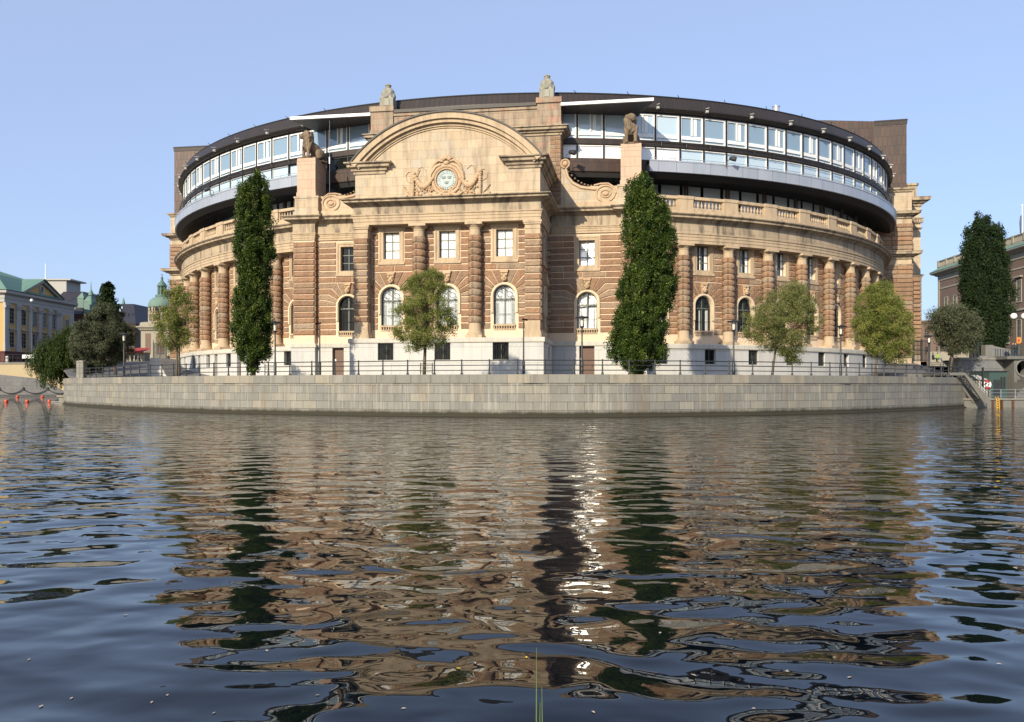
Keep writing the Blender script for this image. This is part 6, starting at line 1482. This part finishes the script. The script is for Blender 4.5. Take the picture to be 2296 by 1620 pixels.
for i, (x, s, t_, lab, ps) in enumerate(((266, 'redcloth', 'dark', 'person in a red top walking under the left trees', 'walk'), (296, 'dark', 'dark', 'person in black among the crowd near the brown building', 'stand'), (305, 'dark', 'bluecloth', 'person in black with blue trousers beside the church wall', 'walk'), (312, 'bluecloth', 'dark', 'person in a blue top closest to the church wall', 'stand'), (378, 'dark', 'dark', 'person in black seen right of the left iron gate', 'stand'))):
    person(x, 0, 138+i*.7, 5.88, s, t_, lab, ps, random.uniform(-1, 1))
q = MB(); X, Y, _ = at(286, 0, 139); e = empty('traffic_beacon', (X, Y, 5.88), label='small orange and white warning beacon on the street at left', cat='beacon'); q.lathe([(.3, 0), (.3, .1), (.16, .12), (.12, .9)], 0, 0, 0, 10); q.build('beacon_post', 'white', e); q = MB(); q.ball((0, 0, 1.15), .28, .2, .3); q.build('beacon_lamp', 'orange', e)
def car(x, d, z, label, paint):
    X, Y, _ = at(x, 0, d); e = empty('parked_car', (X, Y, z), label=label, cat='car'); q = MB()
    pr = [(-2.1, .3), (-2.15, .75), (-1.5, .9), (-.9, 1.4), (.7, 1.42), (1.4, .95), (2.1, .85), (2.15, .3)]
    q.poly(lambda s, zz, o: (s, -o, zz), pr, -.8, .8, .08); q.build('body', paint, e, smooth='auto'); g = MB(); g.poly(lambda s, zz, o: (s, -o, zz), [(-1.35, .92), (-.85, 1.33), (.62, 1.34), (1.15, .95)], -.76, .815, .0); g.build('side_windows', 'pane_dark', e)
    for sx in (-1.3, 1.3):
        for sy in (-1, 1): w = MB(); w.tube([(sx, sy*.82, .33), (sx, sy*.62, .33)], .33, 14); w.build('wheel', 'dark', e)
car(262, 147, 5.86, 'dark parked car in shadow behind the left trees', 'dark')
q = MB(); X, Y, _ = at(312, 0, 143); e = empty('market_kiosk', (X, Y, 5.88), label='small beige kiosk with a dark red awning beside the church', cat='kiosk'); q.box(-2.6, 1.0, 0, 2, 0, 2.2); q.build('kiosk_wall', 'palacestone', e)
q = MB(); q.add([(-2.8, -1, 2.2), (1.2, -1, 2.2), (1.2, 2.2, 3.1), (-1.2, 2.2, 3.1)], [(0, 1, 2, 3)]); q.add([(-2.8, -1, 2.12), (1.2, -1, 2.12), (1.2, -1, 2.4), (-2.8, -1, 2.4)], [(0, 1, 2, 3)]); q.build('awning', 'redcloth', e)

# ------------------------------------------------------------------ right shore
# retaining wall, platform, stair
SX = 48.5
q = MB(); q.box(at(2150, 0, 95)[0], at(2420, 0, 95)[0], 95, 97, -1, at(0, 807, 95)[2]); w = tag(q.build('retaining_wall', 'darkwall'), 'tall grey block retaining wall behind the green hut', 'wall')
q = MB(); q.box(at(2150, 0, 95)[0], at(2420, 0, 95)[0], 94.85, 97.1, at(0, 807, 95)[2], at(0, 807, 95)[2]+.25); q.build('coping', 'coping', w)
pz = .82
q = MB(); q.box(46.8, 72, 84.6, 96, -2, pz); pf = tag(q.build('landing_platform', 'concrete'), 'low concrete landing platform at the waterline on the right', 'platform')
q = MB(); q.box(46.7, 72.1, 84.45, 84.75, pz-.02, pz+.12); q.build('platform_edge', 'coping', pf)
M['rust'] = plain('rust_stain', (.09, .04, .02), (.07, .035, .02), .9, 3)
q = MB()
for x in (2227, 2243, 2247, 2272): X = at(x, 0, 84.5)[0]; q.box(X-.12, X+.12, 84.50, 84.6, -.2, pz-.08)
q.build('rusty_fender', 'rust', pf)
# stair and its landing
st = empty('stone_stair', (46, 84, 0), label='concrete stair with a landing coming down the right end of the quay', cat='stairs')
lx0, lx1, lz = at(2092, 0, 84)[0]-46, at(2144, 0, 84)[0]-46, at(0, 836.5, 84)[2]
q = MB(); q.box(lx0, lx1, -1.6, 2.2, lz-.28, lz); q.build('landing_slab', 'concrete', st)
q = MB(); fx, fz = at(2200, 0, 84)[0]-46, .86
n = 17
for i in range(n):
    a = lx1+(fx-lx1)*i/n; b = lx1+(fx-lx1)*(i+1)/n; z = lz-(lz-fz)*(i+1)/n; q.box(a, b, -1.3, .5, z-.05, z)
P = [(lx1, lz-.28), (lx1, lz), (fx, fz+.1), (fx, fz-.35), (fx-.6, fz-.4)]
for y0, y1 in ((-1.6, -1.3), (.5, .7)): nn = len(P); q.add([(p[0], y0, p[1]) for p in P]+[(p[0], y1, p[1]) for p in P], [tuple(range(nn)), tuple(range(2*nn-1, nn-1, -1))]+[(j, j+nn, (j+1) % nn+nn, (j+1) % nn) for j in range(nn)])
q.box(lx0-3.5, lx1+.2, 2.2, 5, -1, lz)
q.build('flight', 'concrete', st)
q = MB()
X0_, X1_ = lx0-1.2, lx1; hs = (.3, .65, 1.0)
for x in np.linspace(lx0+.3, lx1, 5): q.tube([(x, -1.45, lz), (x, -1.45, lz+1.05)], .035, 6)
for h in hs[1:]: q.tube([(X0_, -1.45, lz+h), (X1_, -1.45, lz+h), (fx, -1.45, fz+h)], .028, 6)
q.tube([(lx1, -1.45, lz+.3), (fx, -1.45, fz+.3)], .025, 6)
for i in range(0, 10): t = (i+.5)/10; x = lx1+(fx-lx1)*t; z = lz+(fz-lz)*t; q.tube([(x, -1.45, z), (x, -1.45, z+1.02)], .03, 6)
for i in range(0, 8): t = (i+.5)/8; x = lx1+(fx-lx1)*t; z = lz+(fz-lz)*t; q.tube([(x+.3, .6, z), (x+.3, .6, z+1.02)], .03, 6)
q.tube([(lx1, .6, lz+1.0), (fx+.3, .6, fz+1.0)], .028, 6)
q.box(at(2184, 0, 84)[0]-46, at(2187, 0, 84)[0]-46, -1.55, -1.35, at(0, 868, 84)[2], at(0, 825, 84)[2])
q.build('handrail', 'iron', st)
# upper railing piece at the end of the quay
e = empty('walkway_railing', (at(2090, 0, 88)[0], 88, gz(44, 88)), label='short upper railing at the top of the quay stair', cat='railing'); q = MB()
zr = at(0, 838, 88)[2]-gz(44, 88)
for x in (0, .9, 1.9, 3.0): q.tube([(x, 0, -.2), (x, 0, zr+1.0)], .04, 6)
for h in (.35, .7, 1.0): q.tube([(-.6, 0, zr+h), (3.0, 0, zr+h)], .028, 6)
q.build('railing_bars', 'iron', e)
# steel railing on the platform
e = empty('steel_railing', (54, 85.2, pz), label='thin grey steel railing along the low concrete platform', cat='railing'); q = MB()
for i in range(9): x = at(2212, 0, 85.2)[0]-54+1.5*i; q.tube([(x, 0, 0), (x, 0, 1.05)], .03, 6)
x0 = at(2208, 0, 85.2)[0]-54
for z in (.35, .7, 1.05): q.tube([(x0, 0, z), (x0+13, 0, z)], .022, 6)
q.build('railing_bars', 'silver', e)
# green hut
X0, X1 = at(2200, 0, 90)[0], at(2258, 0, 90)[0]; e = empty('green_hut', ((X0+X1)/2, 90, pz), label='dark green service hut against the grey wall on the platform', cat='hut'); w_ = (X1-X0)/2; zt = at(0, 834, 90)[2]-pz
q = MB(); q.box(-w_+.9, w_, 0, 4, 0, zt); q.build('hut_wall', 'green_dark', e)
q = MB(); q.box(-w_-.2, -w_+.88, .1, 3, 0, zt-1.0); q.build('hut_lean_to', 'greyrender', e)
q = MB(); q.add([(-w_-.2, .2, zt-.9), (-w_+1.0, .2, zt-.9), (-w_+.5, 1.6, zt-.35), (-w_-.2, 1.6, zt-.35)], [(0, 1, 2, 3)]); q.build('hut_awning', 'greyrender', e)
q = MB(); q.box(-w_+.86, w_+.15, -.15, 4.1, zt, zt+.1); q.box(-w_+.2, w_-.4, -.08, .0, zt-1.32, zt-1.24); q.build('hut_roof', 'iron', e)
for a in (w_-.62, w_-.3): q = MB(); q.box(a-.1, a+.1, -.05, .0, 1.0, 2.4); q.build('vent_slot', 'black', e)
q = MB(); q.box(w_-1.5, w_-.8, -.06, 0, .05, 2.1); q.build('door', 'iron', e)
# lifebuoy
X, Y, Z = at(2213, 863, 85.0); e = empty('lifebuoy', (X, Y, Z), label='red and white lifebuoy ring hanging before the green hut', cat='lifebuoy')
for i in range(4):
    q = MB(); a0 = PI/4+i*PI/2; q.tube([(.36*math.cos(t), 0, .36*math.sin(t)) for t in np.linspace(a0, a0+PI/2, 9)], .10, 10, cap=False); q.build('ring_segment', 'lifered' if i % 2 == 0 else 'white', e, smooth=True)
M_ = None
q = MB(); q.tube([(-.18, .0, -.3), (.12, -.02, .15)], .06, 6); q.build('throw_line', 'white', e)
X2, _, _ = at(2219, 0, 85.1); q = MB(); q.box(X2-.12, X2+.12, 85.05, 85.25, pz, pz+1.0); q.box(X2-.05, X2+.05, 85.1, 85.2, pz+1.0, Z+.3); tag(q.build('lifebuoy_post', 'concrete'), 'short grey post holding the lifebuoy on the platform', 'post')
# yellow ladder
X, Y, _ = at(2237, 0, 84.3); e = empty('yellow_ladder', (X, 84.3, 0), label='yellow ladder hanging from the concrete platform into the water', cat='ladder'); q = MB()
for s in (-.13, .13): q.tube([(s+.12, 0, -1), (s, 0, pz+.15), (s, .25, pz+.25)], .035, 6)
q.build('ladder_rail', 'yellowpaint', e); q = MB()
for k in range(6): q.tube([(-.13, 0, -.5+.25*k), (.13, 0, -.5+.25*k)], .025, 5)
q.build('rung', 'yellowpaint', e)
# right bridge pier with round opening
d = 93; e = empty('stone_bridge', (at(2330, 0, d)[0], d, 0), label='grey concrete bridge abutment with a round opening at the far right', cat='bridge'); cx = e.location.x
zt = at(0, 806, d)[2]; zz = at(0, 826, d)[2]; xc = at(2296, 0, d)[0]-cx; xl = at(2274, 0, d)[0]-cx; q = MB()
N = 24; rr = .95; ring = [(xc+rr*math.cos(2*PI*i/N), zz+rr*math.sin(2*PI*i/N)) for i in range(N)]
x1_ = 6; bx = [(x1_, zt), (xl, zt), (xl, -1), (x1_, -1)]
def tobox(a):
    c, s = math.cos(a), math.sin(a); X_ = (x1_-xc)/c if c > 1e-6 else ((xl-xc)/c if c < -1e-6 else 1e9); Z_ = (zt-zz)/s if s > 1e-6 else ((-1-zz)/s if s < -1e-6 else 1e9); t = min(X_, Z_); return (xc+t*c, zz+t*s)
angs = sorted([2*PI*i/N for i in range(N)]+[math.atan2(p[1]-zz, p[0]-xc) % (2*PI) for p in bx])
for a, b in zip(angs, angs[1:]+[angs[0]+2*PI]):
    if b-a < 1e-5: continue
    p, r2 = tobox(a), tobox(b); q.add([(xc+rr*math.cos(a), 0, zz+rr*math.sin(a)), (p[0], 0, p[1]), (r2[0], 0, r2[1]), (xc+rr*math.cos(b), 0, zz+rr*math.sin(b))], [(0, 1, 2, 3)])
    q.add([(xc+rr*math.cos(a), 0, zz+rr*math.sin(a)), (xc+rr*math.cos(b), 0, zz+rr*math.sin(b)), (xc+rr*math.cos(b), 2, zz+rr*math.sin(b)), (xc+rr*math.cos(a), 2, zz+rr*math.sin(a))], [(0, 1, 2, 3)])
q.add([(xl, 0, -1), (xl, 0, zt), (xl, 3, zt), (xl, 3, -1)], [(0, 1, 2, 3)]); q.box(xl, x1_, 2.0, 12, -1, zt); q.build('abutment_wall', 'concrete', e)
q = MB(); q.tube([(xc+rr*math.cos(t), -.04, zz+rr*math.sin(t)) for t in np.linspace(0, 2*PI, 25)], .12, 6); q.build('opening_rim', 'darkwall', e, smooth=True)
q = MB(); q.box(xl-1.0, x1_, -.35, 12, zt, zt+.35); q.build('deck_edge', 'concrete', e)
q = MB(); 
for i in range(30): x = xl-.4+.3*i; q.tube([(x, 0, zt+.35), (x, 0, zt+1.45)], .02, 4)
for z in (.5, 1.0, 1.45): q.tube([(xl-.5, 0, zt+z), (xl+9, 0, zt+z)], .035, 5)
q.build('green_railing', 'green_dark', e)
q = MB(); n = 8; xa, xb = at(2262, 0, 91)[0]-cx, at(2310, 0, 91)[0]-cx
for i in range(n): q.box(xa+(xb-xa)*i/n, xb, -3, -.6, pz+i*.3-.02 if i else pz, pz+(i+1)*.3)
q.build('side_steps', 'concrete', e)
gl = globe_lamp(2285, 95, zt+.3, 5.0, 'tall street lamp with two white globes and an orange sign at the far right', 2)
q = MB(); X = 0; q.box(-.32, .12, -.1, -.06, 1.6, 2.3); q.build('orange_sign', 'signorange', gl); q = MB(); q.box(-.2, .0, -.12, -.1, 1.78, 2.1); q.build('sign_mark', 'redcloth', gl)
# stepped parapet left of the bridge deck
q = MB(); X0, X1 = at(2213, 0, 103)[0], at(2272, 0, 103)[0]; zb_, z1 = at(0, 806, 103)[2], at(0, 776, 103)[2]; z2 = at(0, 786, 103)[2]
P = [(X0, zb_-1), (X1, zb_-1), (X1, z2), (X0+.8, z1), (X0, z1)]; n = len(P); q.add([(p[0], 103, p[1]) for p in P]+[(p[0], 103.6, p[1]) for p in P], [tuple(range(n)), tuple(range(2*n-1, n-1, -1))]+[(j, j+n, (j+1) % n+n, (j+1) % n) for j in range(n)])
w = tag(q.build('sloping_parapet', 'darkwall'), 'sloping grey parapet wall right of the big dark poplar', 'wall')
q = MB(); X = X0-.1; q.box(X-.2, X+.8, 102.8, 103.8, zb_-1, z1+.1); q.build('end_post', 'concrete', w)
q = MB()
for i in range(15): x = X0+1+.33*i; q.box(x, x+.05, 102.93, 103, zb_-.4, z1-.35-(z1-z2)*i/16)
q.build('iron_slats', 'iron', w)
q = MB(); X0, X1 = at(2194, 0, 101)[0], at(2226, 0, 101)[0]; q.box(X0, X1, 101, 103, 5, at(0, 798, 101)[2]); tag(q.build('low_curved_wall', 'darkwall'), 'low grey wall at the foot of the big dark poplar', 'wall')
person(2092, 0, 112, 5.5, 'dark', 'dark', 'person in black sitting beside the one in the yellow-green vest', 'sit', 1.4)
person(2103, 0, 112, 5.5, 'hivis', 'bluecloth', 'person in a yellow-green vest sitting on the ground', 'sit', 1.2)
person(2134, 0, 113, 5.55, 'dark', 'dark', 'person in dark clothes striding behind the far right small tree', 'walk', .1)
person(2271, 0, 97, zt+.3, 'dark', 'dark', 'person in black standing at the far right bridge railing, left of the pair', 'stand', .2)
person(2277, 0, 97.5, zt+.3, 'dark', 'bluecloth', 'person in black with blue trousers beside the two-globe lamp', 'stand', -.4)
q = MB(); X0, X1 = at(2086, 0, 118)[0], at(2178, 0, 118)[0]; q.box(X0, X1, 118, 119, 5, at(0, 789, 118)[2]); tag(q.build('pale_parapet', 'palacestone'), 'pale stone parapet behind the sitting people at right', 'wall')
# royal palace, running away from us on the right
def palace_right():
    X0, Y0 = 86.8, 128.0; D = 44.0; e = empty('royal_palace', (X0, Y0, 5.8), label='large brown palace with stone balustrade and green eaves at the far right', cat='building', group=None)
    mpx = lambda s, z, o: (-o+ .07*s, s, z)
    zc = 18.3; ze = 20.3
    q = MB(); q.add([(0, -20, 0), (3.1, D, 0), (60, D, 0), (60, -20, 0), (0, -20, zc), (3.1, D, zc), (60, D, zc), (60, -20, zc)], [(0, 1, 5, 4), (1, 2, 6, 5), (3, 0, 4, 7), (4, 5, 6, 7)], .5); 
    for v in range(len(q.v)): x, y, z = q.v[v]; q.v[v] = ((.07*y if x < 10 else x), y, z)
    q.build('wall', 'palace', e)
    path = [(60, D+.0), (.07*D, D), (.07*-20, -20)]
    q = MB(); q.sweep(path[::-1] if False else path, [(0, zc-.0), (.12, zc+.05), (.12, zc+1.0), (.5, zc+1.15), (.55, zc+1.3), (1.1, zc+1.5), (1.3, zc+1.7), (1.3, zc+1.9)], caps=False); q.build('cornice', 'palacestone', e)
    q = MB(); q.sweep(path, [(1.35, zc+1.9), (1.4, zc+2.0), (.3, zc+2.7), (.2, zc+2.75)], caps=False); q.build('green_eave', 'verdigris', e)
    q = MB(); q.sweep(path, [(.2, zc+2.7), (.2, zc+3.2), (-.1, zc+3.2)], caps=False); q.sweep(path, [(-.1, zc+4.1), (.2, zc+4.1), (.25, zc+4.3), (-.2, zc+4.3), (-.2, zc+4.1)], caps=False)
    s = D
    while s > -16:
        q.mbox(mpx, s-.6, s, zc+3.0, zc+4.35, -.3, .3, .5)
        for k in range(7): q.mbox(mpx, s-.9-.38*k-.08, s-.9-.38*k+.08, zc+3.2, zc+4.1, -.1, .1, .5)
        s -= 3.6
    q.build('roof_balustrade', 'palacestone', e)
    q = MB(); q.mbox(mpx, -20, D, 9.4, 9.8, 0, .2, .5); q.mbox(mpx, -20, D, 16.6, 16.9, 0, .1, .5); q.mbox(mpx, D-.6, D, 0, zc, 0, .15, .5); q.mbox(mpx, -20, 6.0, .0, 9.0, 0, .8, .5); q.build('stone_bands', 'palacestone', e)
    for i, s in enumerate(np.arange(D-3.6, -10, -3.9)):
        window_simple(e, mpx, s-.62, s+.62, 11.0, 14.6, frame='palacestone', hood=(i > 5)); window_simple(e, mpx, s-.62, s+.62, 4.0, 7.8, frame='palacestone')
        if i % 2 == 0: window_simple(e, mpx, s-.3, s+.3, 17.0-.1, 17.9, frame='palacestone') if False else None
    for s in (4.5, 1.0, -2.5, -6):
        q = MB(); q.lathe([(.65, 0), (.65, .8), (.5, 1.0), (.45, 7.6), (.6, 7.8), (.65, 8.2)], -1.6+.07*s, s, 0, 14); q.build('portal_column', 'palacestone', e, smooth='auto')
    q = MB(); q.mbox(mpx, -8, 6, 8.2, 9.6, .0, 2.4, .5); q.build('portal_entablature', 'palacestone', e)
    q = MB()
    for i in range(10): q.ball((-.5+.07*6, 6.0+.3*math.cos(i*2.1)*2, 13.2+.9*math.sin(i*1.7)), .35, .4, .4, 6, 5)
    q.build('carved_trophy', 'lanterncopper', e, smooth='auto')
palace_right()
q = MB(); X, Y, _ = at(2292, 0, 150); e = empty('flagpole', (X, Y, 25), label='white flagpole with a dark flag above the right palace roof', cat='flagpole'); zt_ = at(0, 461, 150)[2]; q.tube([(0, 0, -2), (0, 0, zt_-25)], [.12, .05], 8); q.ball((0, 0, zt_-25), .18); q.build('pole', 'white', e)
q = MB(); z = zt_-25-1.6; q.add([(0, 0, z), (-.35, .1, z-.4), (-.55, 0, z-1.6), (-.5, -.1, z-3.4), (-.25, .05, z-4.4), (0, 0, z-3.8)], [(0, 1, 2, 3), (0, 3, 4, 5)]); q.build('flag', 'bluecloth', e)
e5, *_ = blockb('palace_wing', 'low brown palace wing far behind the right small tree', 2040, 2140, 713, 250, 30, 'palacestone', 'palace', eave=722, group=None)
# ------------------------------------------------------------------ reeds and floating leaves in the foreground
def reed(x, ytop, d, lean, label):
    X, Y, _ = at(x, 0, d); e = empty('reed_stalk', (X, Y, 0), label=label, cat='reed', group='green reed stalks in the foreground'); zt = at(0, ytop, d)[2]; q = MB()
    q.tube([(0, 0, -.3), (lean*.3, 0, zt*.4), (lean, .0, zt)], [.0065, .005, .0015], 6); q.build('stem', 'leaf_reed', e, smooth=True)
M['leaf_reed'] = plain('reed_green', (.09, .13, .025), (.06, .095, .02), .6, 4)
reed(1203, 1453, 4.6, .0, 'tallest thin green reed stalk rising from the water at the bottom edge')
reed(1219, 1540, 4.4, -.01, 'shorter green reed stalk right of the tallest one')
reed(1209, 1575, 4.5, .005, 'shortest dark reed stalk between the other two')
LG = 'small leaves floating on the water'
lv = MB(); lv.add([(-.03, 0, .004), (0, -.014, .006), (.032, 0, .004), (0, .014, .008)], [(0, 1, 2, 3)]); 
fl = [(160, 1567, 'leafpale'), (598, 1460, 'leafpale'), (340, 1576, 'leafpale'), (375, 1560, 'leafpale'), (1028, 1500, 'leafyellow'), (282, 1380, 'leafpale'), (1065, 1488, 'leafpale'), (1555, 1515, 'leafpale'), (1765, 1506, 'leafpale'), (1905, 1520, 'leafpale'), (92, 1625-40, 'leafpale'), (1950, 1255, 'leafpale'), (2240, 1490, 'leafpale'), (555, 1398, 'leafpale'), (712, 1560, 'leafpale'), (1180, 1475, 'leafyellow'), (1330, 1598, 'leafpale'), (845, 1512, 'leafpale'), (1690, 1590, 'leafpale'), (65, 1480, 'leafpale'), (2010, 1440, 'leafpale'), (1480, 1420, 'leafpale'), (480, 1600, 'leafpale'), (905, 1590, 'leafpale')]
M['leafpale'] = plain('pale_dead_leaf', (.45, .38, .28), (.35, .28, .2), .7, 9); M['leafyellow'] = plain('yellow_leaf', (.7, .5, .03), (.6, .4, .03), .6, 9); M['leaf_reed'] = M['leafgreen'] = plain('reed_green', (.09, .13, .025), (.06, .095, .02), .6, 4)
wh = ['beside the left edge', 'near the lower left', 'left of the centre', 'below the pediment reflection', 'right of the centre', 'near the lower right', 'beside the right edge']
for i, (x, y, m) in enumerate(fl):
    d = EYE*F/(y-HZ); X = (x-CX)/F*d; o = lv.build('floating_leaf', m)
    o.location = (X, d, 0); o.rotation_euler = (0, 0, random.uniform(0, 6)); s = random.uniform(.5, 1.1); o.scale = (s, s, 1)
    if m == 'leafyellow': tag(o, 'bright yellow leaf floating '+('left' if x < 1100 else 'right')+' of the middle, nearest the reeds' if x > 1100 else 'bright yellow leaf floating left of the reed stalks', 'leaf', LG)
    else: tag(o, 'pale dead leaf floating on the dark rippled water', 'leaf', LG)
# ------------------------------------------------------------------ light, sky, camera
AZ, EL = R(27.0), R(25.0)
sd = Vector((-math.sin(AZ)*math.cos(EL), -math.cos(AZ)*math.cos(EL), math.sin(EL)))
sun = bpy.data.lights.new('sun', 'SUN'); sun.energy = 3.9; sun.angle = R(.5); sun.color = (1.0, .885, .70)
so = bpy.data.objects.new('sun', sun); col.objects.link(so); so.location = sd*200; so.rotation_euler = sd.to_track_quat('Z', 'Y').to_euler()
w = bpy.data.worlds.new('World'); sc.world = w; w.use_nodes = True; nt = w.node_tree; bg = nt.nodes['Background']
sky = nt.nodes.new('ShaderNodeTexSky'); sky.sky_type = 'NISHITA'; sky.sun_disc = False; sky.sun_elevation = EL; sky.sun_rotation = math.atan2(sd.x, sd.y)
sky.altitude = 0; sky.air_density = 1.0; sky.dust_density = 1.6; sky.ozone_density = 5.0
mx = nt.nodes.new('ShaderNodeMix'); mx.data_type = 'RGBA'; mx.inputs[0].default_value = .62; nt.links.new(sky.outputs[0], mx.inputs[6]); mx.inputs[7].default_value = (2.15, 2.52, 3.55, 1); nt.links.new(mx.outputs[2], bg.inputs[0]); bg.inputs[1].default_value = .15
cam = bpy.data.cameras.new('camera'); co = bpy.data.objects.new('camera', cam); col.objects.link(co); sc.camera = co
co.location = (0, 0, EYE); co.rotation_euler = (R(90), 0, 0); cam.sensor_width = 36; cam.lens = F/2296*36; cam.shift_y = (HZ-810)/2296
cam.clip_start = .1; cam.clip_end = 8000
sc.view_settings.view_transform = 'Standard'; sc.view_settings.look = 'None'; sc.view_settings.exposure = 0.7; sc.view_settings.gamma = 1; sc.view_settings.use_curve_mapping = False
